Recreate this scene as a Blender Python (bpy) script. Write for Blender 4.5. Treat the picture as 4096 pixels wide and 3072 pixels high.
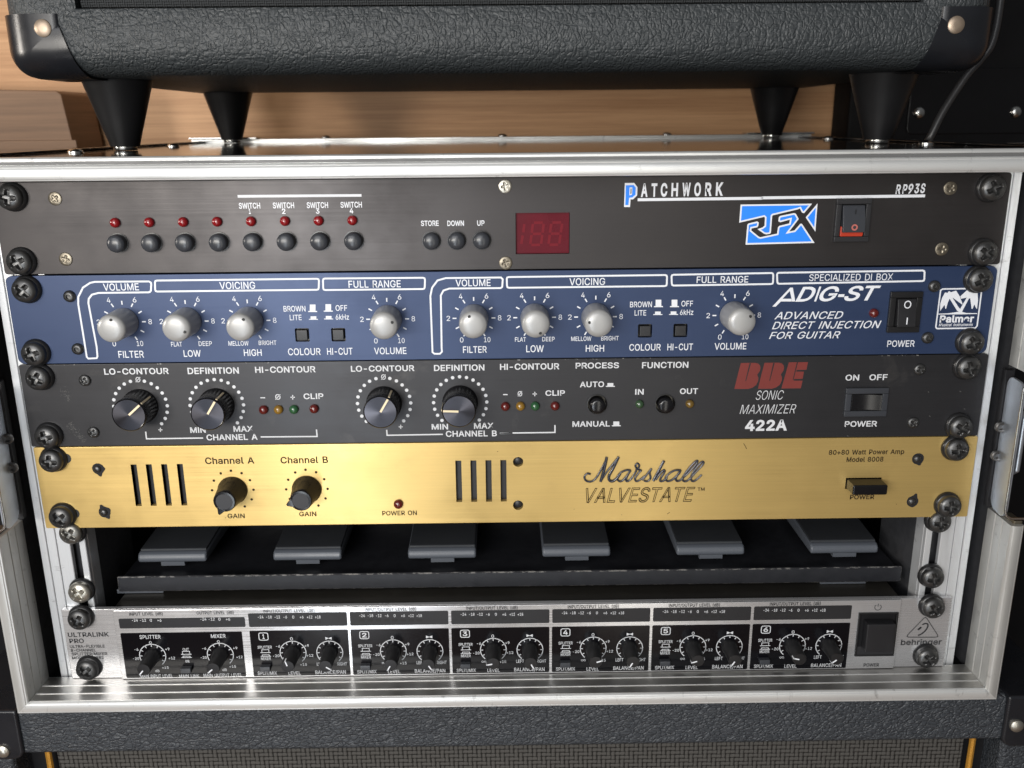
import bpy, bmesh, math, random
from mathutils import Vector
random.seed(7)
for o in list(bpy.data.objects): bpy.data.objects.remove(o)
SC = bpy.context.scene
COL = SC.collection
S = 0.001            # everything below is written in millimetres

# ------------------------------------------------------------------ camera
cam = bpy.data.cameras.new('camera'); cam_ob = bpy.data.objects.new('camera', cam); COL.objects.link(cam_ob)
cam.sensor_width = 36; cam.lens = 32.016
cam.clip_start = 0.01; cam.clip_end = 20
cam_ob.location = (-0.00071, -0.43937, 0.02407)
cam_ob.rotation_euler = (1.2922, 0.0087, -0.0112)
cam.dof.use_dof = True; cam.dof.focus_distance = 0.44; cam.dof.aperture_fstop = 19
SC.camera = cam_ob

# ------------------------------------------------------------------ room light
w = bpy.data.worlds.new('World'); SC.world = w; w.use_nodes = True
wn = w.node_tree.nodes; wl = w.node_tree.links
bg = wn['Background']
tc = wn.new('ShaderNodeTexCoord'); sp = wn.new('ShaderNodeSeparateXYZ'); rp = wn.new('ShaderNodeValToRGB')
mr = wn.new('ShaderNodeMapRange'); mr.inputs[1].default_value = -1; mr.inputs[2].default_value = 1
wl.new(tc.outputs['Generated'], sp.inputs[0]); wl.new(sp.outputs['Z'], mr.inputs[0]); wl.new(mr.outputs[0], rp.inputs[0])
rp.color_ramp.elements[0].position = 0.15; rp.color_ramp.elements[0].color = (.20, .17, .15, 1)
rp.color_ramp.elements[1].position = 0.9; rp.color_ramp.elements[1].color = (.55, .56, .58, 1)
wl.new(rp.outputs[0], bg.inputs['Color']); bg.inputs['Strength'].default_value = 0.22

def lamp(name, loc, target, size, size_y, power, color):
    l = bpy.data.lights.new(name, 'AREA'); l.shape = 'RECTANGLE'; l.size = size; l.size_y = size_y
    l.energy = power; l.color = color
    o = bpy.data.objects.new(name, l); COL.objects.link(o); o.location = loc
    d = Vector(target) - Vector(loc); o.rotation_euler = d.to_track_quat('-Z', 'Y').to_euler()
    return o
lamp('lamp_left', (-.27, -1.0, -.36), (-.20, 0, -.36), .15, 1.05, 4.2, (.86, .93, 1.0))
lamp('lamp_right', (.21, -1.0, -.36), (.15, 0, -.36), .13, 1.05, 1.4, (1.0, .97, .90))
lamp('front_fill', (-.40, -.85, .02), (-.05, 0, .01), .50, .18, 5.6, (1.0, .95, .88))  # added fill light for the wall and faceplates, not a real fixture
lamp('side_fill', (-1.0, -.25, .06), (-.05, .43, .035), .12, .16, 3.2, (1.0, .93, .84))  # added to brighten the wall under the amplifier, no real source
lamp('ceiling_lamp', (-.50, -1.35, .62), (0, .1, .05), 1.3, .7, 9.8, (.98, .98, 1.0))
SC.view_settings.view_transform = 'Standard'; SC.view_settings.look = 'None'
SC.view_settings.exposure = 0.0; SC.view_settings.gamma = 1.0
SC.view_settings.use_curve_mapping = False
SC.cycles.max_bounces = 6; SC.cycles.glossy_bounces = 4; SC.cycles.diffuse_bounces = 3
SC.cycles.caustics_reflective = False; SC.cycles.caustics_refractive = False
SC.cycles.use_denoising = True
DATA = {
'u1': {'screws': [(-211.54, -8.09), (-210.6, -36.66), (0.72, -4.44), (0.62, -40.74), (212.22, -7.32), (211.59, -36.13)],
 'leds': [(-184.54, -19.43), (-168.43, -19.59), (-152.39, -19.58), (-136.3, -19.63), (-120.24, -19.62), (-104.13, -19.55), (-88.17, -19.54), (-72.14, -19.53)],
 'btn3': [(-34.85, -29.64), (-22.78, -29.59), (-10.77, -29.55)],
 'text': [('SWITCH', -120.44, -12.27, 10.09, 2.54, 'b'), ('1', -120.56, -14.88, 0.9, 2.33, 'b'), ('SWITCH', -104.41, -12.26, 10.09, 2.55, 'b'), ('2', -104.51, -15.04, 1.69, 2.33, 'b'), ('SWITCH', -88.36, -12.31, 10.1, 2.55, 'b'), ('3', -88.43, -15.08, 1.69, 2.33, 'b'), ('SWITCH', -72.35, -12.29, 10.11, 2.55, 'b'), ('4', -72.39, -15.07, 1.69, 2.33, 'b'), ('STORE', -35.42, -21.35, 8.49, 2.35, 'b'), ('DOWN', -23.09, -21.47, 7.93, 2.36, 'b'), ('UP', -11.08, -21.48, 3.51, 2.36, 'b'), ('A', 66.65, -6.87, 3.16, 5.6, 'bb'), ('T', 71.38, -6.84, 2.76, 5.61, 'bb'), ('C', 75.99, -6.79, 3.16, 5.61, 'bb'), ('H', 81.05, -6.74, 3.16, 5.61, 'bb'), ('W', 86.6, -6.72, 3.95, 5.61, 'bb'), ('O', 91.91, -6.72, 3.16, 5.61, 'bb'), ('R', 97.09, -6.72, 3.16, 5.61, 'bb'), ('K', 102.33, -6.65, 3.46, 5.61, 'bb'), ('R', 187.46, -7.58, 2.27, 4.09, 'bbi'), ('P', 190.62, -7.5, 2.27, 4.09, 'bbi'), ('9', 193.43, -7.36, 2.27, 4.09, 'bbi'), ('3', 196.37, -7.28, 2.27, 4.09, 'bbi'), ('S', 199.19, -7.2, 2.27, 4.09, 'bbi')],
 'line': [([(-125.66, -7.86), (-67.23, -7.98)], 1.23, 0), ([(63.61, -11.27), (123.06, -11.12)], 1.36, 0), ([(122.57, -10.95), (200.62, -10.75)], 1.36, 0)],
 'white': [[(57.29, -3.41), (61.71, -3.4), (63.32, -5.39), (63.31, -9.26), (61.44, -11.06), (60.2, -11.05), (60.05, -14.65), (57.2, -14.62)], [(112.76, -13.99), (146.96, -13.89), (143.44, -18.38), (142.37, -18.0), (141.27, -16.12), (140.36, -16.49), (128.62, -19.17), (128.26, -19.45), (128.16, -27.52), (127.71, -27.99), (126.01, -28.22), (124.95, -27.96), (121.56, -25.67), (123.89, -24.94), (124.88, -24.1), (124.81, -20.26), (124.4, -19.88), (112.62, -22.57)], [(116.31, -33.09), (116.57, -23.45), (117.2, -22.9), (121.22, -22.0), (122.01, -22.48), (121.93, -24.07), (121.41, -24.82), (118.77, -25.32), (118.65, -26.3), (122.46, -29.26), (123.24, -29.55), (131.14, -27.93), (131.4, -24.92), (131.92, -24.26), (136.69, -23.13), (136.9, -21.31), (132.37, -22.52), (131.39, -22.1), (131.44, -20.13), (132.06, -19.52), (138.6, -18.24), (139.47, -18.53), (141.09, -21.07), (136.98, -26.95), (139.42, -26.5), (142.03, -23.33), (142.79, -23.34), (149.64, -32.57)], [(149.51, -13.79), (149.58, -27.17), (144.36, -20.35)]],
 'blue': [[(57.81, -4.49), (61.5, -4.41), (62.52, -5.62), (62.49, -8.89), (61.04, -10.13), (59.49, -10.31), (59.28, -13.71), (57.79, -13.7)], [(113.51, -14.73), (145.38, -14.64), (143.13, -17.5), (142.87, -17.4), (141.57, -15.18), (140.07, -15.77), (128.24, -18.48), (127.5, -19.04), (127.4, -27.18), (127.3, -27.28), (125.99, -27.45), (125.22, -27.27), (123.26, -25.94), (124.3, -25.61), (125.65, -24.48), (125.56, -19.97), (124.58, -19.06), (113.4, -21.61)], [(117.1, -32.31), (117.32, -23.83), (117.59, -23.59), (121.14, -22.8), (121.23, -22.85), (121.18, -23.77), (120.93, -24.13), (118.08, -24.67), (117.83, -26.59), (122.12, -29.92), (123.24, -30.34), (131.86, -28.57), (132.14, -25.25), (132.39, -24.94), (137.4, -23.75), (137.79, -20.28), (132.37, -21.73), (132.16, -21.64), (132.19, -20.49), (132.47, -20.22), (138.61, -19.01), (139.0, -19.14), (140.18, -21.0), (135.24, -28.05), (139.87, -27.2), (142.43, -24.09), (142.44, -24.09), (148.18, -31.83)], [(148.85, -15.75), (148.84, -25.08), (145.32, -20.41)]],
 'white2': [[(59.6, -5.48), (60.91, -5.49), (60.83, -8.87), (59.61, -9.22)]],
 'black': [[(60.11, -6.01), (60.51, -6.01), (60.5, -8.38), (60.08, -8.5)]],
 'disp': [(5.49, -16.94), (31.39, -36.58)],
 'sw': [(158.17, -11.55), (174.94, -32.02)]}, 
'u2': {'knobs': [(-186.49, -67.76), (-155.8, -67.97), (-125.61, -68.06), (-57.66, -67.81), (-15.26, -67.65), (14.55, -67.48), (44.49, -67.56), (112.64, -67.31)],
 'bolts': [(-211.16, -54.65), (-210.8, -80.92), (210.0, -54.24), (209.7, -80.08)],
 'btns': [(-100.07, -75.26), (-82.26, -75.34), (69.12, -75.06), (86.64, -75.08)],
 'line': [([(-172.16, -47.86), (-171.25, -48.44), (-171.19, -49.43), (-171.71, -52.33), (-172.18, -52.97), (-173.07, -53.19), (-197.19, -53.22), (-200.46, -54.06), (-202.28, -56.08), (-202.73, -58.13), (-201.64, -80.12), (-201.88, -84.95), (-202.41, -85.85), (-206.53, -85.98), (-207.18, -85.19), (-207.31, -77.65), (-207.7, -58.66), (-207.21, -55.15), (-204.28, -50.53), (-200.53, -48.25), (-198.19, -47.81)], 0.86, 1), ([(-1.76, -47.74), (-0.91, -48.62), (-1.24, -52.4), (-2.0, -52.92), (-26.95, -52.89), (-29.87, -53.85), (-31.21, -56.17), (-31.6, -82.66), (-31.48, -84.48), (-32.57, -85.56), (-35.22, -85.53), (-36.19, -84.73), (-36.31, -56.41), (-35.31, -52.33), (-32.6, -48.87), (-28.54, -47.75)], 0.86, 1), ([(-168.22, -47.47), (-90.92, -47.43), (-90.21, -47.68), (-90.02, -48.42), (-90.37, -51.84), (-90.66, -52.58), (-91.4, -52.81), (-168.72, -52.85), (-169.41, -52.59), (-169.57, -51.86), (-169.29, -48.43), (-168.97, -47.71)], 0.86, 1), ([(-87.04, -47.35), (-39.59, -47.49), (-38.87, -47.74), (-38.66, -48.47), (-38.9, -52.02), (-39.17, -52.76), (-39.91, -52.99), (-87.29, -52.98), (-88.0, -52.73), (-88.2, -51.99), (-88.08, -48.32), (-87.79, -47.59)], 0.86, 1), ([(2.01, -47.56), (77.98, -47.38), (78.72, -47.63), (78.99, -48.37), (79.0, -51.8), (78.78, -52.54), (78.06, -52.78), (2.08, -52.83), (1.35, -52.57), (1.12, -51.83), (1.03, -48.53), (1.28, -47.79)], 0.86, 1), ([(82.11, -47.3), (129.73, -46.94), (130.48, -47.2), (130.77, -47.93), (130.89, -51.37), (130.7, -52.11), (129.98, -52.34), (82.45, -52.58), (81.7, -52.32), (81.43, -51.58), (81.18, -48.27), (81.39, -47.54)], 0.87, 1), ([(133.5, -46.86), (203.55, -46.49), (204.31, -46.75), (204.64, -47.48), (204.89, -50.68), (204.73, -51.41), (204.02, -51.65), (134.01, -52.26), (133.26, -52.01), (132.96, -51.27), (132.6, -47.83), (132.79, -47.1)], 0.87, 1), ([(214.52, -55.7), (233.34, -55.6), (233.8, -56.21), (233.9, -74.39), (233.14, -75.45), (214.09, -75.51), (213.4, -74.77), (213.57, -56.36)], 0.71, 1)],
 'text': [('VOLUME', -185.93, -50.43, 17.17, 3.36, 'm'), ('VOICING', -129.69, -50.28, 17.21, 3.37, 'm'), ('FULL RANGE', -63.18, -50.29, 25.32, 3.37, 'm'), ('VOLUME', -15.35, -50.21, 17.01, 3.26, 'm'), ('VOICING', 40.18, -50.22, 17.34, 3.38, 'm'), ('FULL RANGE', 106.13, -49.87, 25.21, 3.15, 'm'), ('SPECIALIZED DI BOX', 168.93, -49.42, 40.97, 3.26, 'n'), ('FILTER', -185.2, -84.05, 12.56, 3.38, 'm'), ('LOW', -155.04, -83.97, 8.48, 3.26, 'm'), ('HIGH', -125.14, -83.89, 8.79, 3.27, 'm'), ('COLOUR', -99.62, -83.7, 16.13, 3.39, 'm'), ('HI-CUT', -82.07, -83.72, 12.62, 3.39, 'm'), ('VOLUME', -57.1, -83.76, 15.98, 3.27, 'm'), ('FILTER', -15.15, -83.58, 11.77, 3.27, 'm'), ('LOW', 14.7, -83.5, 8.72, 3.39, 'm'), ('HIGH', 44.48, -83.65, 9.15, 3.28, 'm'), ('COLOUR', 69.38, -83.39, 15.65, 3.28, 'm'), ('HI-CUT', 86.87, -83.41, 12.71, 3.28, 'm'), ('VOLUME', 111.93, -83.33, 15.86, 3.28, 'm'), ('POWER', 196.99, -82.97, 13.66, 3.16, 'm'), ('FLAT', -162.25, -79.18, 5.37, 2.28, 'm'), ('DEEP', -148.1, -79.04, 6.54, 2.28, 'm'), ('MELLOW', -131.74, -79.11, 9.93, 2.28, 'm'), ('BRIGHT', -117.42, -78.97, 8.76, 2.16, 'm'), ('BROWN', -102.89, -62.04, 10.7, 2.71, 'm'), ('LITE', -102.63, -66.41, 5.8, 2.61, 'm'), ('OFF', -80.0, -61.93, 5.68, 2.71, 'm'), ('6kHz', -79.8, -66.43, 6.5, 2.61, 'm'), ('FLAT', 7.48, -78.7, 5.4, 2.17, 'm'), ('DEEP', 21.35, -78.68, 6.17, 2.17, 'm'), ('MELLOW', 37.63, -78.68, 10.0, 2.17, 'm'), ('BRIGHT', 51.81, -78.6, 8.71, 2.17, 'm'), ('BROWN', 66.72, -61.76, 10.78, 2.72, 'm'), ('LITE', 66.56, -65.96, 5.73, 2.61, 'm'), ('OFF', 89.39, -61.59, 5.72, 2.72, 'm'), ('6kHz', 89.35, -65.92, 6.55, 2.61, 'm'), ('D', 147.31, -57.57, 9.6, 6.86, 'wi'), ('I', 153.25, -57.53, 2.93, 6.86, 'wi'), ('G', 158.89, -57.49, 9.34, 6.86, 'wi'), ('S', 171.02, -57.4, 9.08, 6.86, 'wi'), ('T', 180.21, -57.33, 7.75, 6.86, 'wi'), ('ADVANCED', 149.76, -68.1, 33.96, 3.6, 'ni'), ('DIRECT INJECTION', 159.04, -73.06, 54.15, 3.62, 'ni'), ('FOR GUITAR', 148.55, -78.09, 35.38, 3.45, 'ni'), ('Palmer', 223.38, -70.7, 16.93, 3.27, 'bb'), ('Musical Instruments', 223.23, -73.66, 16.97, 1.45, 'bi')],
 'white': [[(-95.28, -60.06), (-92.5, -60.09), (-92.72, -63.27), (-91.91, -63.28), (-91.94, -63.81), (-96.35, -63.76), (-96.31, -63.23), (-95.5, -63.24)], [(-87.63, -59.96), (-84.86, -59.99), (-85.06, -63.18), (-84.25, -63.18), (-84.28, -63.72), (-88.69, -63.67), (-88.65, -63.14), (-87.84, -63.14)], [(-95.28, -65.9), (-92.49, -65.93), (-92.58, -67.24), (-91.77, -67.24), (-91.8, -67.66), (-96.21, -67.61), (-96.18, -67.2), (-95.37, -67.21)], [(-87.84, -65.81), (-85.05, -65.84), (-85.14, -67.14), (-84.32, -67.15), (-84.35, -67.56), (-88.76, -67.52), (-88.74, -67.1), (-87.92, -67.11)], [(73.81, -59.48), (76.6, -59.51), (76.72, -62.7), (77.54, -62.71), (77.56, -63.24), (73.12, -63.19), (73.1, -62.66), (73.92, -62.67)], [(81.67, -59.56), (84.47, -59.59), (84.6, -62.78), (85.42, -62.79), (85.44, -63.32), (81.0, -63.28), (80.98, -62.74), (81.8, -62.75)], [(73.72, -65.39), (76.53, -65.42), (76.58, -66.73), (77.39, -66.73), (77.41, -67.15), (72.96, -67.1), (72.95, -66.69), (73.77, -66.69)], [(81.44, -65.41), (84.24, -65.44), (84.3, -66.75), (85.11, -66.76), (85.13, -67.18), (80.68, -67.13), (80.67, -66.71), (81.49, -66.72)], [(131.34, -63.55), (139.46, -54.22), (140.79, -54.23), (142.52, -61.1), (140.83, -61.09), (140.57, -59.73), (139.45, -55.82), (136.14, -59.69), (140.49, -59.76), (140.73, -61.09), (135.43, -61.03), (133.08, -63.57)], [(163.58, -57.75), (166.52, -57.78), (166.3, -59.12), (163.3, -59.09)], [(214.52, -66.66), (214.22, -62.96), (214.76, -60.11), (215.85, -57.43), (217.14, -57.67), (217.69, -56.73), (218.81, -57.34), (221.23, -56.55), (223.38, -59.46), (225.39, -63.53), (225.0, -63.46), (221.26, -60.93), (220.12, -60.17), (219.27, -60.46), (218.41, -60.75), (217.87, -62.4), (217.37, -65.56), (216.99, -65.55), (216.38, -63.59), (215.39, -65.23)], [(218.63, -60.68), (219.98, -60.25), (223.73, -65.17), (224.39, -65.63), (224.32, -67.45), (223.03, -66.68)]],
 'led': [(181.61, -67.22)],
 'sw': [(188.61, -56.59), (204.62, -77.03)],
 'white3': [[(223.6, -59.46), (226.48, -56.43), (227.87, -57.41), (229.93, -56.69), (230.31, -57.36), (231.88, -57.45), (232.66, -61.66), (232.68, -65.73), (232.29, -65.57), (231.04, -63.45), (230.51, -65.7), (229.99, -65.7), (228.63, -60.41), (227.78, -60.7), (226.81, -60.09), (224.2, -60.67)], [(213.46, -68.39), (213.41, -68.01), (218.69, -67.84), (223.09, -67.21), (225.49, -67.23), (227.65, -67.79), (233.05, -67.92), (233.1, -68.3), (224.74, -68.44)]],
 'white2': [[(226.82, -60.24), (227.94, -60.78), (225.36, -67.38), (224.16, -67.37), (224.5, -65.33)]]}, 
'u3': {'knobs': [(-183.77, -111.03), (-145.51, -111.25), (-61.42, -110.52), (-23.1, -110.48)],
 'bolts': [(-209.63, -97.08), (-209.05, -124.33), (207.72, -96.33), (207.59, -124.44)],
 'leds': [(-122.05, -113.41), (-114.59, -113.44), (-106.82, -113.41), (-96.65, -113.22), (-0.35, -113.14), (7.27, -113.11), (14.71, -113.14), (24.73, -113.2)],
 'leds2': [(67.48, -112.71), (92.86, -112.9)],
 'pbtn': [(46.04, -112.77), (80.42, -113.0)],
 'text': [('LO-CONTOUR', -183.63, -92.79, 32.02, 2.93, 'b'), ('DEFINITION', -145.55, -92.93, 25.43, 3.06, 'b'), ('MAX', -133.39, -123.62, 9.9, 2.92, 'b'), ('MIN', -156.36, -123.97, 7.79, 2.79, 'b'), ('CHANNEL A', -139.5, -128.0, 25.85, 2.93, 'b'), ('HI-CONTOUR', -109.71, -92.74, 30.06, 2.94, 'b'), ('LO-CONTOUR', -61.29, -92.75, 31.6, 2.82, 'b'), ('DEFINITION', -23.15, -92.83, 25.15, 2.94, 'b'), ('CLIP', -96.69, -106.78, 9.99, 2.74, 'b'), ('MIN', -33.73, -123.73, 8.31, 2.8, 'b'), ('MAX', -11.42, -123.49, 9.95, 2.92, 'b'), ('CHANNEL B', -17.84, -127.62, 25.98, 2.94, 'b'), ('HI-CONTOUR', 12.02, -92.63, 29.63, 2.94, 'b'), ('PROCESS', 45.81, -92.47, 21.66, 2.82, 'b'), ('FUNCTION', 79.77, -92.62, 23.18, 2.95, 'b'), ('CLIP', 24.82, -106.56, 9.86, 2.62, 'b'), ('AUTO', 43.29, -102.25, 12.23, 2.73, 'b'), ('MANUAL', 43.19, -123.16, 19.04, 2.8, 'b'), ('IN', 67.3, -106.45, 4.31, 2.74, 'b'), ('OUT', 92.27, -106.38, 9.11, 2.75, 'b'), ('ON', 174.31, -100.27, 6.89, 2.85, 'b'), ('OFF', 187.49, -100.24, 9.12, 2.85, 'b'), ('POWER', 181.07, -124.87, 16.55, 2.81, 'b'), ('O', -114.55, -106.94, 2.62, 2.74, 'm'), ('O', -61.09, -97.18, 2.37, 2.58, 'm'), ('O', 7.07, -106.72, 2.27, 2.62, 'm'), ('O', -183.39, -97.08, 2.36, 2.58, 'm'), ('SONIC', 133.31, -108.95, 13.98, 4.89, 'li'), ('MAXIMIZER', 132.9, -116.37, 28.54, 4.93, 'li'), ('422A', 132.57, -125.06, 21.51, 5.23, 'bb')],
 'line': [([(-123.32, -107.27), (-120.95, -107.3)], 0.53, 0), ([(-115.84, -108.3), (-113.27, -105.59)], 0.42, 0), ([(-108.26, -107.2), (-106.0, -107.23)], 0.48, 0), ([(-107.05, -106.04), (-107.22, -108.4)], 0.48, 0), ([(-62.21, -98.46), (-59.96, -95.9)], 0.41, 0), ([(-54.63, -123.53), (-52.58, -123.55)], 0.48, 0), ([(-53.56, -122.46), (-53.65, -124.62)], 0.48, 0), ([(-1.42, -107.06), (0.85, -107.09)], 0.54, 0), ([(6.04, -108.02), (8.1, -105.43)], 0.42, 0), ([(13.46, -106.93), (15.61, -106.95)], 0.48, 0), ([(14.54, -105.82), (14.54, -108.06)], 0.48, 0), ([(-184.61, -98.36), (-182.17, -95.81)], 0.41, 0), ([(-176.29, -123.59), (-174.26, -123.62)], 0.48, 0), ([(-175.15, -122.53), (-175.4, -124.69)], 0.48, 0), ([(-182.81, -124.47), (-182.85, -128.35), (-154.15, -128.27)], 0.66, 0), ([(-124.96, -128.06), (-96.28, -128.17), (-96.39, -124.4)], 0.66, 0), ([(-60.78, -125.04), (-60.74, -127.98), (-32.35, -127.82)], 0.66, 0), ([(-3.33, -127.68), (3.15, -127.56)], 0.67, 0), ([(-3.22, -127.55), (24.79, -127.52), (24.77, -123.56)], 0.67, 0)],
 'white': [[(51.04, -101.66), (54.02, -101.69), (54.06, -103.18), (54.83, -103.19), (54.84, -103.69), (50.3, -103.63), (50.29, -103.14), (51.07, -103.15)], [(54.47, -122.03), (57.49, -122.06), (57.54, -124.1), (58.32, -124.11), (58.34, -124.62), (53.74, -124.56), (53.73, -124.05), (54.51, -124.06)]],
 'red': [[(117.63, -92.02), (124.88, -92.03), (126.38, -92.47), (127.36, -93.53), (127.67, -94.7), (127.43, -96.23), (126.19, -98.21), (126.93, -99.75), (126.9, -101.4), (126.09, -103.52), (124.35, -104.92), (122.11, -105.6), (115.14, -105.52), (116.42, -98.21)], [(141.65, -91.94), (151.28, -91.94), (150.81, -95.91), (145.93, -95.97), (145.76, -96.79), (149.63, -96.84), (149.25, -100.6), (144.92, -100.67), (144.76, -101.49), (149.32, -101.55), (148.73, -105.57), (138.9, -105.57)]],
 'red2': [[(129.46, -92.04), (136.71, -92.05), (138.22, -92.49), (139.2, -93.55), (139.52, -94.73), (139.29, -96.25), (138.07, -98.23), (138.82, -99.77), (138.8, -101.42), (138.0, -103.54), (136.27, -104.94), (134.04, -105.63), (127.06, -105.55), (128.29, -98.23)]],
 'slit': [[(121.99, -92.18), (122.67, -92.19), (120.76, -101.45), (120.43, -101.32)], [(133.85, -92.2), (134.53, -92.21), (132.83, -101.47), (132.51, -101.35)], [(145.68, -91.99), (146.23, -92.0), (144.62, -101.14), (144.27, -101.13)]],
 'sw': [(171.43, -105.52), (193.02, -120.59)]}, 
'u4': {'knobs': [(-141.79, -157.2), (-103.5, -157.06)],
 'holes': [(-209.43, -144.32), (-209.32, -168.39), (212.48, -144.26), (212.33, -168.09)],
 'pins': [(5.92, -143.35), (5.76, -167.44)],
 'slots': [],
 'slot': [[(-192.72, -143.04), (-189.8, -142.95), (-189.64, -165.85), (-192.61, -166.08)], [(-185.03, -143.14), (-182.11, -143.05), (-181.85, -165.96), (-184.82, -166.18)], [(-177.22, -143.24), (-174.3, -143.15), (-173.93, -166.07), (-176.9, -166.29)], [(-169.28, -143.34), (-166.36, -143.25), (-165.88, -166.18), (-168.86, -166.4)], [(-26.25, -142.15), (-23.2, -142.06), (-23.45, -165.57), (-26.48, -165.66)], [(-18.57, -142.25), (-15.52, -142.16), (-15.67, -165.68), (-18.7, -165.77)], [(-10.89, -142.35), (-7.84, -142.26), (-7.88, -165.78), (-10.91, -165.88)], [(-3.27, -142.45), (-0.21, -142.35), (-0.15, -165.89), (-3.18, -165.98)]],
 'led': [(-56.5, -165.66)],
 'text': [('Channel A', -141.89, -140.65, 25.14, 3.37, 'n'), ('Channel B', -103.76, -140.82, 24.27, 3.37, 'n'), ('GAIN', -104.04, -170.84, 8.95, 2.41, 'n'), ('POWER ON', -56.23, -170.95, 18.07, 2.42, 'n'), ('GAIN', -141.39, -171.46, 8.94, 2.41, 'n'), ('80+80 Watt Power Amp', 185.44, -140.2, 39.0, 2.47, 'n'), ('Model 8008', 185.04, -144.23, 19.08, 2.48, 'n'), ('POWER', 185.6, -165.19, 12.78, 2.41, 'm'), ('VALVESTATE', 69.45, -162.45, 56.99, 7.88, 'oi'), ('TM', 101.0, -159.62, 3.66, 1.71, 'n')],
 'dots': [(-141.76, -156.81), (-103.5, -157.06)],
 'script': [([(43.25, -150.44), (41.6, -150.01), (40.1, -151.68), (40.86, -153.89), (43.4, -154.5), (46.06, -152.6), (49.12, -147.07), (51.68, -141.14)], 1.07, 0), ([(51.46, -141.14), (50.24, -147.76), (48.47, -154.57)], 1.45, 0), ([(48.62, -154.33), (51.68, -149.13), (57.55, -141.08)], 1.01, 0), ([(57.55, -141.08), (54.8, -147.49), (52.84, -151.51), (53.04, -153.88), (54.64, -154.41), (56.82, -152.91), (58.65, -150.23)], 1.45, 0), ([(63.98, -148.62), (61.77, -148.42), (58.65, -149.89), (57.13, -152.58), (58.12, -154.46), (60.01, -153.97), (62.46, -150.96), (63.98, -148.62)], 1.07, 0), ([(63.37, -149.28), (61.87, -152.64), (61.92, -154.51), (63.49, -154.02), (65.03, -152.35)], 1.07, 0), ([(63.49, -154.02), (65.93, -150.67), (66.96, -147.98), (66.27, -145.95), (67.34, -144.79), (68.32, -145.98), (67.75, -147.99), (69.35, -148.69), (68.13, -150.02), (66.32, -153.04), (66.99, -154.57), (68.56, -154.09), (71.34, -151.75)], 1.01, 0), ([(70.15, -154.11), (72.27, -151.09), (74.69, -147.74), (73.82, -150.09), (74.38, -152.81), (73.02, -154.65), (70.95, -154.46)], 1.01, 0), ([(75.86, -154.52), (78.51, -148.81), (81.0, -143.46)], 1.46, 0), ([(77.11, -153.86), (79.2, -150.5), (81.03, -148.67), (81.54, -149.52), (79.91, -152.54), (79.35, -154.57), (80.94, -154.59), (83.08, -152.58)], 1.08, 0), ([(89.88, -148.79), (86.73, -148.91), (83.95, -150.56), (82.14, -152.91), (83.16, -154.79), (85.67, -153.97), (88.71, -150.97), (89.88, -148.79)], 1.07, 0), ([(89.29, -149.62), (87.53, -152.98), (87.91, -154.68), (89.8, -154.37), (91.92, -152.02)], 1.08, 0), ([(90.11, -154.03), (93.44, -150.69), (97.34, -146.02), (98.34, -143.85), (96.94, -144.34), (93.96, -148.0), (91.3, -152.35), (91.4, -154.73), (93.31, -154.75), (95.44, -152.75)], 1.08, 0), ([(95.44, -152.75), (98.43, -149.07), (101.11, -145.73), (101.36, -144.39), (100.12, -144.71), (97.43, -148.04), (95.42, -152.41), (95.85, -154.79), (97.73, -154.47), (100.76, -151.46)], 1.08, 0)],
 'sw': [(176.14, -154.42), (194.78, -160.64)]}, 
'u5': {'ear': [('ULTRALINK', -227.47, -239.96, 22.15, 2.54, 'm'), ('PRO', -234.34, -243.73, 7.8, 2.44, 'm'), ('ULTRA-FLEXIBLE', -229.04, -247.15, 18.81, 1.67, 'n'), ('8-CHANNEL', -231.47, -249.51, 13.6, 1.67, 'n'), ('SPLITTER/MIXER', -228.49, -251.79, 19.35, 1.68, 'n'), ('MODEL MX882', -229.65, -254.18, 17.17, 1.68, 'n'), ('behringer', 226.6, -251.64, 22.48, 3.27, 'n')],
 'dark': [('INPUT LEVEL (dB)', -194.37, -227.07, 17.9, 1.74, 'n'), ('OUTPUT LEVEL (dB)', -157.34, -226.93, 19.87, 1.74, 'n'), ('POWER', 199.81, -264.65, 8.54, 1.94, 'n')],
 'earline': [([(226.35, -236.88), (227.04, -236.5), (227.83, -236.9), (235.02, -247.3), (235.29, -248.31), (234.44, -248.75), (219.24, -248.51), (218.34, -248.05), (218.58, -247.05)], 0.45, 1), ([(225.88, -240.92), (226.65, -240.46), (227.38, -240.21), (228.02, -240.18), (228.54, -240.36), (228.89, -240.76), (229.06, -241.33), (229.05, -242.06), (228.84, -242.9), (228.46, -243.79), (227.92, -244.68), (227.26, -245.52), (226.51, -246.26), (225.73, -246.85), (224.96, -247.26), (224.25, -247.46)], 0.79, 0), ([(223.85, -244.06), (225.5, -242.41)], 1.09, 0)],
 'pwr': (199.85, -229.05), 'sw': [(189.66, -232.08), (211.39, -258.87)],
 'seams': [-212.1, 212.41],
 'mainstrip': [(-209.42, -229.57), (-141.78, -235.93)],
 'mainbox': [(-209.57, -238.47), (-144.11, -266.7)],
 'mainknob': [(-193.71, -252.62), (-156.99, -252.53)],
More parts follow.
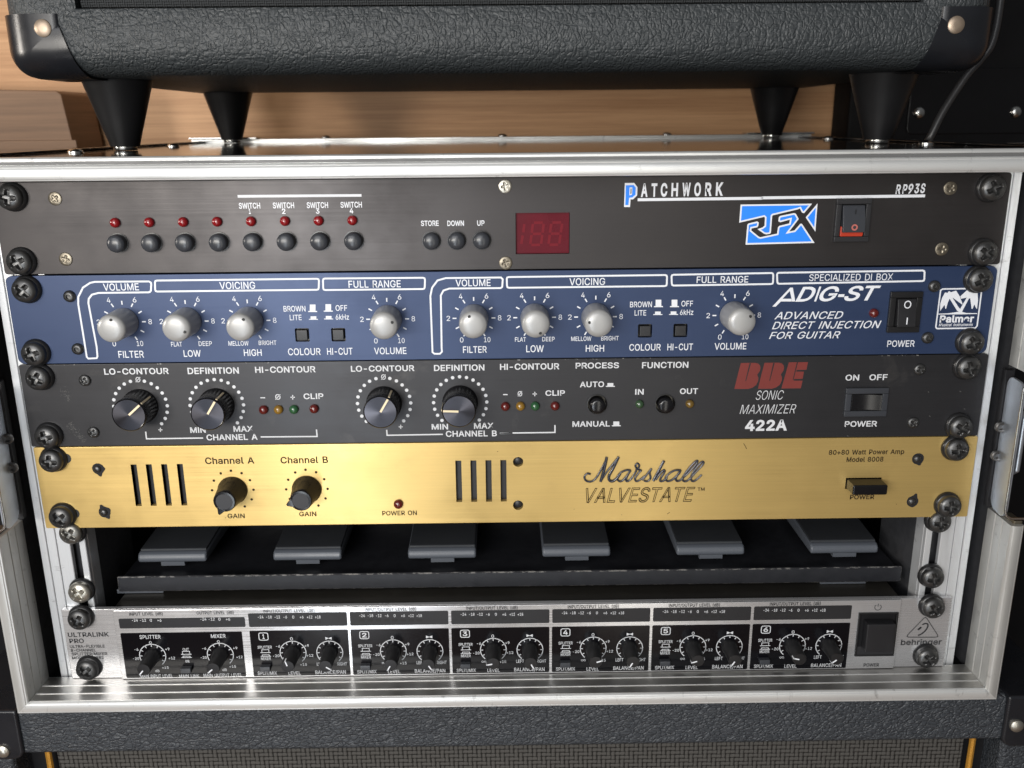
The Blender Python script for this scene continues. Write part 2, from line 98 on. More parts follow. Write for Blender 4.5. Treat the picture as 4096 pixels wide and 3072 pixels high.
 'mainbtn': (-175.71, -260.51), 'text': [('SPLITTER', -193.78, -241.03, 11.31, 2.21, 'm'), ('MIXER', -157.01, -241.05, 7.91, 2.21, 'm'), ('OUT', -175.37, -248.99, 3.33, 1.56, 'm'), ('IN', -175.26, -256.29, 1.87, 1.57, 'm'), ('MAIN LINK', -175.24, -265.46, 10.98, 1.82, 'm'), ('MAIN INPUT LEVEL', -193.05, -265.22, 17.79, 1.93, 'm'), ('MAIN OUTPUT LEVEL', -156.88, -265.24, 21.04, 1.93, 'm'), ('-24', -200.74, -230.8, 3.2, 1.64, 'm'), ('-12', -196.37, -230.87, 3.2, 1.64, 'm'), ('0', -192.16, -230.93, 1.16, 1.64, 'm'), ('+6', -187.64, -231.0, 2.23, 1.64, 'm'), ('-24', -164.04, -230.7, 3.2, 1.64, 'm'), ('-12', -159.57, -230.77, 3.21, 1.64, 'm'), ('0', -155.39, -230.83, 1.17, 1.64, 'm'), ('+6', -150.83, -230.9, 2.23, 1.64, 'm')],
 'pitch': 54.52, 'ch3x': -23.63, 'ch': {'strip': [(-7.19, -227.59), (45.79, -236.08)],
 'box': [(-7.34, -236.81), (45.82, -266.42)],
 'badge': (0.0, -241.73), 'btn': (-0.03, -260.23), 'k': [(15.25, -251.9), (35.19, -252.1)],
 'R': 7.07, 'text': [('SPLITTER', 0.15, -248.3, 7.65, 1.68), ('MIXER', 0.18, -255.32, 5.25, 1.69), ('SPLIT/MIX', 0.23, -264.43, 10.55, 2.05), ('0', 15.02, -243.41, 1.48, 1.78), ('-6', 7.41, -247.86, 2.27, 1.56), ('-20', 5.96, -253.72, 3.56, 1.57), ('+9', 22.96, -247.66, 2.27, 1.56), ('+12', 24.28, -253.73, 3.66, 1.57), ('+15', 20.36, -259.31, 3.68, 1.58), ('LEVEL', 15.16, -264.61, 6.72, 2.05), ('LEFT', 29.8, -259.17, 4.22, 1.92), ('RIGHT', 41.47, -259.25, 5.22, 1.92), ('BALANCE/PAN', 34.85, -264.36, 16.69, 2.16), ('OO', 9.93, -259.14, 2.48, 1.13), ('-24', -0.56, -229.87, 3.03, 1.64), ('-18', 3.93, -229.94, 2.93, 1.64), ('-12', 8.38, -230.01, 2.93, 1.64), ('-6', 12.63, -230.07, 1.95, 1.64), ('0', 16.93, -230.14, 1.07, 1.64), ('+6', 21.42, -230.21, 2.05, 1.64), ('+12', 25.72, -230.27, 2.93, 1.64), ('+18', 30.12, -230.34, 2.93, 1.64)],
 'head': ('INPUT/OUTPUT LEVEL (dB)', 14.88, -226.28, 27.55, 1.85), 'bow': (35.07, -243.39), 'win': [(-0.62, -232.51), (3.78, -232.57), (8.18, -232.64), (12.58, -232.71), (16.99, -232.77), (21.39, -232.84), (25.8, -232.91), (30.2, -232.98)],
 'out': (0.29, -250.66), 'in': (0.24, -252.9)}, 'mainwin': [(-200.86, -233.81), (-196.62, -233.77), (-192.34, -233.72), (-187.85, -233.68), (-163.99, -233.66), (-159.61, -233.62), (-155.32, -233.58), (-150.83, -233.54)]}}
GLYPHS = {   # letter outlines: advance, then shapes (outline, holes...); cap height 254
'A':(240,[[[(8,0),(101,254),(138,254),(231,0),(198,0),(144,151),(138,167),(132,186),(125,210),(116,239),(123,239),(114,209),(106,185),(95,151),(43,0)]],[[(55,71),(55,99),(185,99),(185,71)]]]),
'B':(228,[[[(30,0),(30,254),(121,254),(145,252),(164,245),(180,235),(190,221),(197,205),(199,187),(198,172),(193,160),(187,150),(178,143),(168,137),(157,133),(170,129),(182,123),(192,114),(201,102),(207,86),(209,68),(207,50),(200,33),(189,20),(172,9),(151,2),(123,0)],[(62,29),(122,29),(148,31),(165,40),(175,53),(178,68),(176,81),(171,92),(163,102),(153,109),(140,114),(124,115),(62,115)],[(62,143),(119,143),(132,144),(144,148),(154,155),(162,163),(166,174),(168,186),(165,202),(156,214),(141,223),(120,226),(62,226)]]]),
'C':(255,[[[(134,-3),(103,1),(75,12),(52,32),(35,58),(24,90),(20,127),(24,165),(35,197),(52,223),(75,242),(103,254),(134,258),(152,256),(170,252),(186,245),(201,236),(214,224),(224,209),(232,193),(236,174),(204,174),(200,186),(195,197),(187,206),(179,214),(169,220),(158,224),(146,227),(134,228),(111,225),(92,216),(75,202),(62,182),(54,157),(52,127),(54,97),(63,72),(75,53),(92,38),(112,29),(134,26),(146,27),(158,30),(169,34),(179,40),(187,48),(195,57),(200,68),(204,80),(236,80),(232,62),(224,45),(214,31),(201,19),(187,9),(170,2),(153,-2)]]]),
'D':(251,[[[(109,0),(48,0),(48,29),(107,29),(136,31),(159,40),(177,55),(189,75),(197,99),(200,128),(197,156),(190,180),(177,200),(160,214),(138,223),(110,226),(47,226),(47,254),(113,254),(147,251),(176,239),(200,221),(217,196),(227,164),(231,128),(227,91),(217,59),(199,34),(175,15),(145,4)]],[[(62,254),(62,0),(30,0),(30,254)]]]),
'E':(209,[[[(30,0),(30,254),(186,254),(186,226),(62,226),(62,143),(178,143),(178,114),(62,114),(62,29),(188,29),(188,0)]]]),
'F':(205,[[[(30,0),(30,254),(185,254),(185,226),(62,226),(62,139),(173,139),(173,111),(62,111),(62,0)]]]),
'G':(260,[[[(134,-3),(102,1),(75,13),(52,32),(35,58),(24,90),(20,127),(24,165),(35,197),(52,223),(74,242),(102,254),(132,258),(152,256),(170,252),(187,245),(202,235),(214,222),(225,208),(232,192),(237,174),(204,174),(194,197),(186,206),(178,213),(168,220),(158,224),(146,227),(133,228),(111,225),(92,216),(75,202),(62,182),(54,157),(52,127),(54,97),(63,72),(75,53),(92,38),(112,29),(134,26),(155,29),(172,36),(187,47),(198,62),(205,80),(207,101),(217,100),(141,100),(141,128),(239,128),(239,100),(236,71),(225,45),(209,25),(188,9),(163,0)]]]),
'H':(258,[[[(30,0),(30,254),(62,254),(62,144),(196,144),(196,254),(228,254),(228,0),(196,0),(196,116),(62,116),(62,0)]]]),
'I':(92,[[[(30,0),(30,254),(62,254),(62,0)]]]),
'J':(198,[[[(93,-3),(62,2),(38,16),(22,40),(17,73),(17,86),(49,86),(49,73),(52,52),(61,37),(75,28),(93,25),(110,28),(124,37),(133,52),(136,73),(136,254),(168,254),(168,73),(163,40),(147,16),(123,2)]]]),
'K':(233,[[[(52,73),(52,108),(61,119),(87,152),(96,162),(106,172),(182,254),(224,254),(116,138)]],[[(30,0),(30,254),(62,254),(62,0)]],[[(186,0),(94,130),(114,155),(224,0)]]]),
'L':(196,[[[(30,0),(30,254),(62,254),(62,29),(181,29),(181,0)]]]),
'M':(314,[[[(30,0),(30,254),(76,254),(139,94),(156,42),(158,33),(161,24),(154,24),(176,94),(238,254),(284,254),(284,0),(252,0),(252,174),(253,184),(253,229),(253,217),(241,181),(237,171),(228,145),(171,0),(143,0),(85,145),(72,181),(69,192),(65,204),(60,216),(56,229),(60,219),(60,186),(61,175),(61,0)]]]),
'N':(262,[[[(30,0),(30,254),(68,254),(172,91),(194,53),(207,27),(200,54),(200,79),(199,89),(199,254),(232,254),(232,0),(193,0),(101,145),(54,226),(60,227),(60,209),(62,177),(62,0)]]]),
'O':(267,[[[(133,-3),(103,1),(75,12),(52,32),(35,58),(24,90),(20,127),(24,165),(35,197),(52,223),(75,242),(103,254),(133,258),(164,254),(192,242),(215,223),(232,197),(243,165),(247,127),(243,90),(232,58),(215,32),(192,12),(164,1)],[(133,26),(155,29),(175,38),(191,52),(204,72),(212,97),(215,127),(212,157),(204,182),(191,202),(175,216),(155,225),(133,228),(112,225),(92,216),(75,202),(63,182),(54,157),(52,127),(54,97),(63,72),(75,52),(92,38),(112,29)]]]),
'P':(222,[[[(30,0),(30,254),(118,254),(144,252),(166,244),(183,231),(195,215),(202,195),(204,174),(202,152),(195,133),(183,116),(166,104),(144,96),(118,93),(55,93),(55,121),(116,121),(134,123),(149,128),(159,136),(167,147),(171,160),(172,174),(171,188),(167,201),(159,211),(148,219),(134,224),(116,226),(62,226),(62,0)]]]),
'R':(224,[[[(30,0),(30,254),(118,254),(145,252),(167,244),(183,232),(195,217),(202,198),(205,176),(202,154),(195,136),(183,120),(166,109),(145,101),(118,99),(48,99),(48,128),(117,128),(135,129),(149,133),(160,141),(167,150),(171,162),(173,176),(171,190),(167,202),(159,212),(149,220),(134,224),(116,226),(62,226),(62,0)]],[[(177,0),(115,115),(151,115),(214,0)]]]),
'S':(223,[[[(112,-4),(86,-2),(64,5),(46,15),(32,30),(23,48),(19,68),(52,68),(55,55),(62,44),(71,35),(83,29),(97,26),(112,25),(128,26),(143,30),(155,37),(165,46),(171,57),(173,70),(171,81),(166,89),(158,96),(148,102),(136,107),(92,120),(64,130),(43,145),(30,163),(26,186),(29,206),(37,224),(51,238),(69,249),(90,256),(114,258),(137,256),(158,249),(175,238),(189,224),(197,208),(200,189),(169,189),(163,206),(151,219),(134,227),(112,229),(97,228),(84,224),(73,218),(64,209),(59,199),(58,188),(60,176),(65,167),(74,160),(85,154),(96,150),(106,147),(132,140),(156,132),(168,126),(179,119),(189,110),(197,99),(202,85),(204,69),(201,50),(193,32),(180,17),(162,5),(139,-2)]]]),
'T':(224,[[[(16,226),(16,254),(208,254),(208,226),(128,226),(128,0),(96,0),(96,226)]]]),
'U':(259,[[[(129,-4),(101,-1),(77,8),(57,22),(42,40),(33,62),(30,87),(30,254),(62,254),(62,89),(64,72),(70,57),(80,44),(94,34),(110,28),(129,26),(149,28),(165,34),(179,44),(188,57),(194,72),(196,89),(196,254),(229,254),(229,87),(226,62),(216,40),(201,22),(182,8),(157,-1)]]]),
'V':(240,[[[(102,0),(8,254),(42,254),(96,103),(101,88),(108,69),(124,15),(117,15),(133,69),(140,88),(145,103),(197,254),(231,254),(139,0)]]]),
'W':(343,[[[(78,0),(8,254),(41,254),(82,98),(91,60),(93,47),(96,33),(98,20),(97,33),(112,98),(153,254),(190,254),(231,98),(249,20),(247,33),(249,47),(261,98),(302,254),(335,254),(265,0),(228,0),(184,161),(172,215),(168,237),(175,237),(171,216),(167,197),(164,179),(159,161),(115,0)]]]),
'X':(237,[[[(9,0),(109,142),(109,118),(15,254),(52,254),(89,200),(102,181),(112,164),(116,156),(122,146),(116,146),(121,156),(136,181),(187,254),(223,254),(129,119),(129,143),(228,0),(191,0),(146,65),(129,90),(125,98),(120,106),(115,116),(122,116),(113,98),(91,65),(46,0)]]]),
'Z':(219,[[[(21,0),(21,23),(137,193),(170,238),(174,227),(158,227),(143,226),(20,226),(20,254),(198,254),(198,231),(84,64),(76,52),(58,28),(49,17),(45,27),(61,28),(92,28),(107,29),(200,29),(200,0)]]]),
'a':(195,[[[(80,-4),(63,-3),(47,2),(34,11),(24,22),(17,37),(15,54),(17,69),(22,80),(29,90),(39,97),(50,102),(76,108),(105,112),(117,113),(133,117),(136,121),(137,139),(133,148),(128,156),(120,161),(110,164),(98,165),(85,164),(75,161),(66,156),(59,150),(54,144),(50,137),(20,146),(29,161),(39,173),(52,182),(66,188),(82,191),(97,192),(108,192),(119,190),(131,186),(143,180),(153,172),(161,160),(167,145),(168,126),(168,0),(138,0),(138,26),(132,19),(126,12),(118,6),(108,1),(95,-3)],[(85,23),(101,24),(114,29),(124,37),(132,47),(136,57),(138,69),(138,95),(123,89),(77,82),(67,79),(58,75),(52,70),(47,62),(46,52),(47,43),(51,36),(57,30),(65,26),(74,24)]]]),
'b':(212,[[[(115,-4),(99,-3),(86,2),(76,8),(63,23),(59,29),(56,0),(26,0),(26,254),(57,254),(57,160),(63,166),(69,173),(76,180),(86,186),(98,191),(115,192),(137,189),(156,180),(173,166),(185,146),(193,122),(195,94),(193,66),(185,42),(173,23),(157,8),(137,-1)],[(110,23),(126,26),(140,33),(150,44),(158,58),(163,75),(164,95),(163,114),(158,131),(150,145),(140,156),(126,163),(110,165),(94,163),(81,156),(70,145),(62,131),(58,114),(56,95),(58,75),(63,58),(70,43),(81,32),(94,26)]]]),
'c':(198,[[[(104,-4),(79,-1),(58,8),(41,23),(28,43),(20,66),(17,94),(20,122),(28,146),(41,165),(58,180),(79,189),(104,192),(117,191),(130,189),(142,184),(153,178),(162,170),(170,161),(176,150),(181,138),(151,131),(149,138),(145,145),(141,150),(135,155),(128,159),(121,162),(113,164),(104,165),(86,162),(73,155),(62,144),(54,129),(50,112),(48,94),(50,75),(54,59),(62,44),(73,33),(86,26),(104,23),(113,24),(121,26),(129,29),(141,38),(146,44),(152,59),(181,51),(177,39),(171,28),(163,19),(153,11),(142,4),(130,0),(117,-3)]]]),
'd':(212,[[[(98,-4),(75,-1),(56,8),(40,23),(27,42),(20,66),(17,94),(20,122),(27,146),(40,166),(56,180),(75,189),(98,192),(114,191),(126,186),(136,180),(144,173),(153,160),(155,254),(186,254),(186,0),(156,0),(156,29),(149,23),(136,8),(126,2),(114,-3)],[(102,23),(118,26),(132,32),(142,43),(150,58),(154,75),(156,95),(154,114),(150,131),(142,145),(132,156),(118,163),(102,165),(86,163),(72,156),(62,145),(54,131),(50,114),(48,95),(50,75),(54,58),(62,44),(73,33),(86,26)]]]),
'e':(202,[[[(106,-4),(80,-1),(58,8),(41,23),(28,42),(20,66),(17,93),(20,121),(28,145),(40,165),(58,180),(78,189),(103,192),(118,191),(133,187),(147,180),(160,170),(170,157),(179,141),(184,121),(186,97),(186,85),(49,85),(49,110),(169,110),(155,101),(153,119),(149,134),(141,147),(131,157),(118,163),(103,165),(87,163),(73,157),(62,147),(54,135),(50,121),(48,105),(48,89),(50,69),(55,53),(64,40),(76,31),(90,25),(106,23),(117,24),(127,26),(143,36),(149,44),(153,53),(182,45),(177,32),(168,20),(156,10),(141,2),(125,-3)]]]),
'h':(205,[[[(57,113),(57,0),(26,0),(26,254),(57,254),(57,144),(51,144),(62,166),(76,181),(94,189),(114,192),(132,190),(148,184),(161,174),(170,160),(177,142),(179,120),(179,0),(148,0),(148,118),(145,137),(136,152),(123,161),(105,165),(92,163),(80,159),(71,151),(63,141),(58,129)]]]),
'i':(83,[[[(26,0),(26,190),(57,190),(57,0)]],[[(42,221),(34,223),(27,227),(22,234),(21,242),(22,249),(27,256),(34,260),(42,262),(50,260),(57,256),(62,249),(63,242),(62,234),(57,227),(50,223)]]]),
'k':(190,[[[(55,68),(55,106),(142,190),(180,190),(92,100)]],[[(26,0),(26,254),(57,254),(57,0)]],[[(147,0),(74,93),(96,114),(186,0)]]]),
'l':(95,[[[(70,-1),(50,2),(37,10),(29,24),(26,42),(26,254),(57,254),(57,49),(58,38),(60,31),(65,27),(85,27),(90,1)]]]),
'm':(305,[[[(26,0),(26,190),(56,190),(56,148),(59,162),(66,173),(75,182),(86,188),(98,192),(110,193),(129,190),(144,180),(154,166),(160,147),(161,160),(169,172),(178,181),(190,187),(204,192),(218,193),(234,191),(249,186),(261,177),(270,164),(276,148),(278,128),(278,0),(248,0),(248,127),(245,145),(236,156),(224,163),(209,165),(197,164),(187,160),(179,153),(173,145),(169,135),(168,124),(168,0),(137,0),(137,130),(134,144),(126,156),(115,163),(100,165),(89,164),(79,160),(70,154),(63,145),(58,133),(57,119),(57,0)]]]),
'n':(205,[[[(57,113),(57,0),(26,0),(26,190),(56,190),(56,144),(62,166),(76,181),(94,189),(114,192),(132,190),(147,184),(160,174),(170,160),(176,142),(179,120),(179,0),(148,0),(148,118),(145,137),(136,152),(123,161),(105,165),(92,163),(80,159),(71,151),(63,141),(58,129)]]]),
'o':(208,[[[(104,-4),(79,-1),(58,8),(41,23),(28,43),(20,66),(17,94),(20,122),(28,146),(41,165),(58,180),(79,189),(104,192),(128,189),(149,180),(167,165),(180,146),(188,122),(191,94),(188,66),(180,43),(167,23),(149,8),(128,-1)],[(104,23),(121,26),(135,33),(146,44),(154,59),(158,75),(160,94),(158,112),(154,129),(146,144),(135,155),(121,162),(104,165),(86,162),(73,155),(62,144),(54,129),(50,112),(48,94),(50,75),(54,59),(62,44),(73,33),(86,26)]]]),
'p':(212,[[[(26,-71),(26,190),(56,190),(56,160),(63,166),(69,173),(76,180),(86,186),(98,191),(115,192),(137,189),(156,180),(173,166),(185,146),(193,122),(195,94),(193,66),(185,42),(173,23),(157,8),(137,-1),(115,-4),(99,-3),(86,2),(76,8),(63,23),(59,29),(57,-71)],[(110,23),(126,26),(140,33),(150,44),(158,58),(163,75),(164,95),(163,114),(158,131),(150,145),(140,156),(126,163),(110,165),(94,163),(81,156),(70,145),(62,131),(58,114),(56,95),(58,75),(63,58),(70,43),(81,32),(94,26)]]]),
'r':(130,[[[(26,0),(26,190),(56,190),(56,160),(65,173),(76,184),(90,190),(122,192),(122,161),(103,163),(91,161),(80,157),(70,151),(63,142),(58,131),(57,118),(57,0)]]]),
's':(182,[[[(91,-4),(72,-3),(56,2),(42,9),(31,19),(23,32),(18,47),(47,53),(53,40),(62,30),(75,25),(91,23),(108,25),(122,31),(131,40),(134,51),(132,60),(127,68),(118,74),(106,78),(75,85),(52,93),(36,104),(27,119),(23,137),(26,152),(33,166),(43,177),(58,185),(74,190),(94,192),(112,191),(127,186),(140,179),(149,170),(157,158),(162,145),(134,139),(129,149),(121,158),(110,164),(94,166),(78,164),(65,158),(57,150),(54,139),(56,129),(62,122),(72,116),(86,111),(115,105),(137,97),(153,86),(162,71),(166,53),(163,37),(156,24),(145,12),(130,3),(112,-2)]]]),
't':(114,[[[(102,190),(102,164),(3,164),(3,190)]],[[(32,236),(63,236),(63,49),(64,38),(68,31),(75,26),(101,27),(107,1),(84,-2),(62,1),(46,11),(36,26),(32,46)]]]),
'u':(205,[[[(91,-3),(73,-1),(57,5),(44,15),(35,29),(28,47),(26,69),(26,190),(57,190),(57,72),(60,52),(68,37),(82,28),(100,25),(113,27),(125,31),(134,38),(142,48),(146,61),(148,76),(148,190),(179,190),(179,0),(149,0),(149,46),(143,23),(129,8),(111,0)]]]),
'w':(284,[[[(69,0),(11,190),(44,190),(72,89),(82,46),(88,21),(82,21),(88,45),(98,88),(103,107),(126,190),(158,190),(181,107),(191,68),(201,21),(206,68),(212,88),(217,107),(240,190),(272,190),(215,0),(184,0),(159,86),(156,99),(152,112),(149,126),(145,140),(142,154),(138,169),(145,169),(142,155),(138,140),(135,126),(131,112),(128,99),(124,86),(99,0)]]]),
'g':(213,[[[(103,-75),(84,-74),(67,-70),(53,-63),(41,-55),(32,-45),(25,-35),(51,-20),(55,-26),(61,-33),(68,-39),(77,-44),(89,-48),(103,-49),(124,-46),(141,-38),(152,-23),(156,-3),(156,34),(149,28),(143,21),(136,14),(126,8),(114,4),(97,2),(76,5),(56,13),(40,27),(28,45),(20,68),(17,96),(20,123),(27,147),(40,166),(56,180),(76,189),(98,192),(114,191),(127,186),(137,180),(144,173),(150,166),(154,159),(157,190),(186,190),(186,-4),(183,-27),(175,-45),(162,-59),(145,-68),(125,-73)],[(102,30),(118,32),(132,38),(142,47),(150,61),(155,77),(156,96),(155,115),(150,132),(142,146),(132,156),(119,163),(102,165),(86,163),(73,156),(62,145),(54,131),(50,115),(48,96),(50,78),(54,61),(62,48),(73,38),(86,32)]]]),
'z':(190,[[[(21,0),(21,23),(127,160),(24,161),(24,190),(166,190),(166,165),(63,30),(169,28),(169,0)]]]),
'0':(227,[[[(113,-3),(87,0),(65,12),(47,31),(34,57),(27,89),(24,127),(27,165),(35,197),(48,223),(65,242),(87,254),(113,258),(139,254),(161,242),(179,223),(192,197),(200,165),(203,127),(200,89),(192,57),(179,31),(162,12),(140,0)],[(113,25),(131,28),(145,37),(157,52),(165,72),(170,97),(172,127),(170,157),(165,182),(157,203),(145,218),(131,227),(113,230),(96,227),(82,218),(70,203),(62,182),(56,157),(55,127),(56,97),(62,72),(70,52),(82,37),(96,28)]]]),
'1':(227,[[[(38,0),(38,27),(195,27),(195,0)]],[[(138,254),(138,0),(106,0),(106,224),(43,179),(43,213),(99,254)]]]),
'2':(227,[[[(32,0),(32,24),(117,114),(130,129),(141,141),(149,153),(155,163),(159,174),(160,186),(159,198),(154,209),(146,218),(137,224),(125,228),(112,230),(98,228),(86,224),(77,216),(69,207),(65,195),(64,181),(33,181),(35,202),(43,221),(55,237),(72,248),(91,255),(112,258),(134,255),(153,248),(169,237),(181,223),(188,205),(191,186),(189,172),(185,159),(179,145),(168,129),(153,111),(76,30),(195,28),(195,0)]]]),
'3':(227,[[[(109,-3),(87,-1),(66,5),(49,15),(35,29),(26,46),(22,66),(55,66),(57,54),(63,44),(72,35),(83,30),(95,26),(109,25),(124,26),(138,30),(149,37),(157,46),(163,58),(165,72),(163,86),(158,98),(150,109),(137,117),(121,122),(101,124),(78,124),(78,150),(144,224),(35,226),(35,254),(186,254),(186,230),(106,139),(132,144),(154,138),(172,127),(185,111),(194,93),(196,72),(194,51),(185,33),(172,18),(154,6),(133,-1)]]]),
'4':(227,[[[(20,53),(20,79),(123,254),(155,254),(54,83),(207,81),(207,53)]],[[(141,0),(141,159),(171,159),(171,0)]]]),
'5':(227,[[[(111,-3),(89,-1),(70,6),(54,16),(41,30),(33,47),(30,65),(61,65),(64,54),(69,44),(77,36),(87,30),(98,26),(111,25),(125,27),(138,32),(149,41),(157,52),(162,66),(164,81),(162,97),(157,111),(148,122),(137,131),(124,137),(109,138),(96,137),(84,134),(73,129),(64,123),(34,126),(48,254),(183,254),(183,226),(75,226),(67,151),(77,157),(89,162),(101,166),(115,167),(131,165),(147,160),(161,153),(172,143),(182,130),(189,116),(194,99),(195,82),(193,58),(184,38),(171,21),(154,8),(134,-1)]]]),
'6':(227,[[[(113,-3),(91,-1),(71,7),(55,20),(42,37),(34,58),(32,81),(34,100),(40,119),(51,142),(69,170),(126,254),(161,254),(75,131),(77,137),(83,144),(90,149),(98,153),(107,156),(117,157),(139,155),(158,147),(173,136),(185,120),(192,101),(194,79),(192,56),(184,36),(171,20),(155,7),(135,-1)],[(113,24),(127,26),(139,31),(149,40),(157,51),(162,64),(164,79),(162,94),(157,107),(149,118),(139,126),(127,131),(113,133),(99,131),(87,126),(77,118),(69,107),(64,94),(62,79),(64,64),(69,51),(77,40),(87,31),(99,26)]]]),
'7':(227,[[[(48,0),(162,224),(31,226),(31,254),(195,254),(195,224),(82,0)]]]),
'8':(227,[[[(113,-3),(89,-1),(68,6),(50,17),(37,31),(29,48),(26,68),(28,83),(33,98),(40,110),(51,121),(63,128),(76,132),(59,141),(46,154),(38,171),(35,190),(38,209),(45,225),(57,239),(73,249),(92,256),(113,258),(134,256),(153,249),(169,239),(181,225),(188,209),(191,190),(188,171),(180,154),(167,141),(150,133),(164,128),(176,121),(186,110),(194,98),(199,83),(200,68),(198,48),(189,31),(176,17),(158,6),(137,-1)],[(113,25),(129,26),(142,30),(153,37),(161,46),(167,57),(168,69),(167,83),(161,94),(153,104),(141,111),(128,116),(113,118),(98,116),(85,111),(73,104),(65,94),(59,83),(58,69),(59,57),(64,46),(73,37),(84,30),(97,26)],[(113,145),(126,146),(137,150),(146,157),(154,165),(158,176),(160,188),(158,200),(154,210),(147,218),(138,225),(126,229),(113,230),(100,229),(89,225),(79,218),(72,210),(68,200),(66,188),(68,176),(72,165),(79,157),(89,150),(100,146)]]]),
'9':(227,[[[(113,258),(135,255),(155,247),(171,234),(184,217),(192,197),(194,173),(192,155),(186,135),(175,112),(158,84),(100,0),(65,0),(151,124),(144,111),(137,105),(128,101),(119,98),(109,97),(87,100),(69,107),(53,119),(41,134),(34,154),(32,176),(34,198),(42,218),(55,235),(71,247),(91,255)],[(113,230),(99,228),(87,223),(77,215),(69,204),(64,191),(63,176),(64,161),(69,148),(77,137),(87,129),(99,123),(113,122),(127,123),(139,129),(149,137),(157,147),(162,160),(164,175),(162,190),(157,204),(150,215),(139,223),(127,228)]]]),
'+':(227,[[[(99,17),(99,182),(128,182),(128,17)]],[[(31,86),(31,113),(195,113),(195,86)]]]),
'-':(227,[[[(168,122),(168,94),(57,94),(57,122)]]]),
'/':(125,[[[(117,266),(36,-38),(7,-38),(89,266)]]]),
'(':(137,[[[(45,103),(46,132),(50,162),(57,192),(66,221),(76,247),(88,270),(118,270),(106,242),(95,214),(87,185),(81,157),(77,129),(76,103),(77,80),(80,57),(86,33),(94,8),(105,-19),(118,-48),(88,-48),(69,-11),(56,27),(47,66)]]]),
')':(137,[[[(19,-48),(32,-18),(43,9),(51,34),(57,58),(60,81),(61,103),(60,129),(56,157),(50,185),(41,214),(31,242),(19,270),(48,270),(60,247),(71,221),(80,192),(86,162),(91,132),(92,103),(89,65),(81,27),(67,-11),(48,-48)]]]),
' ':(140,[]),
}

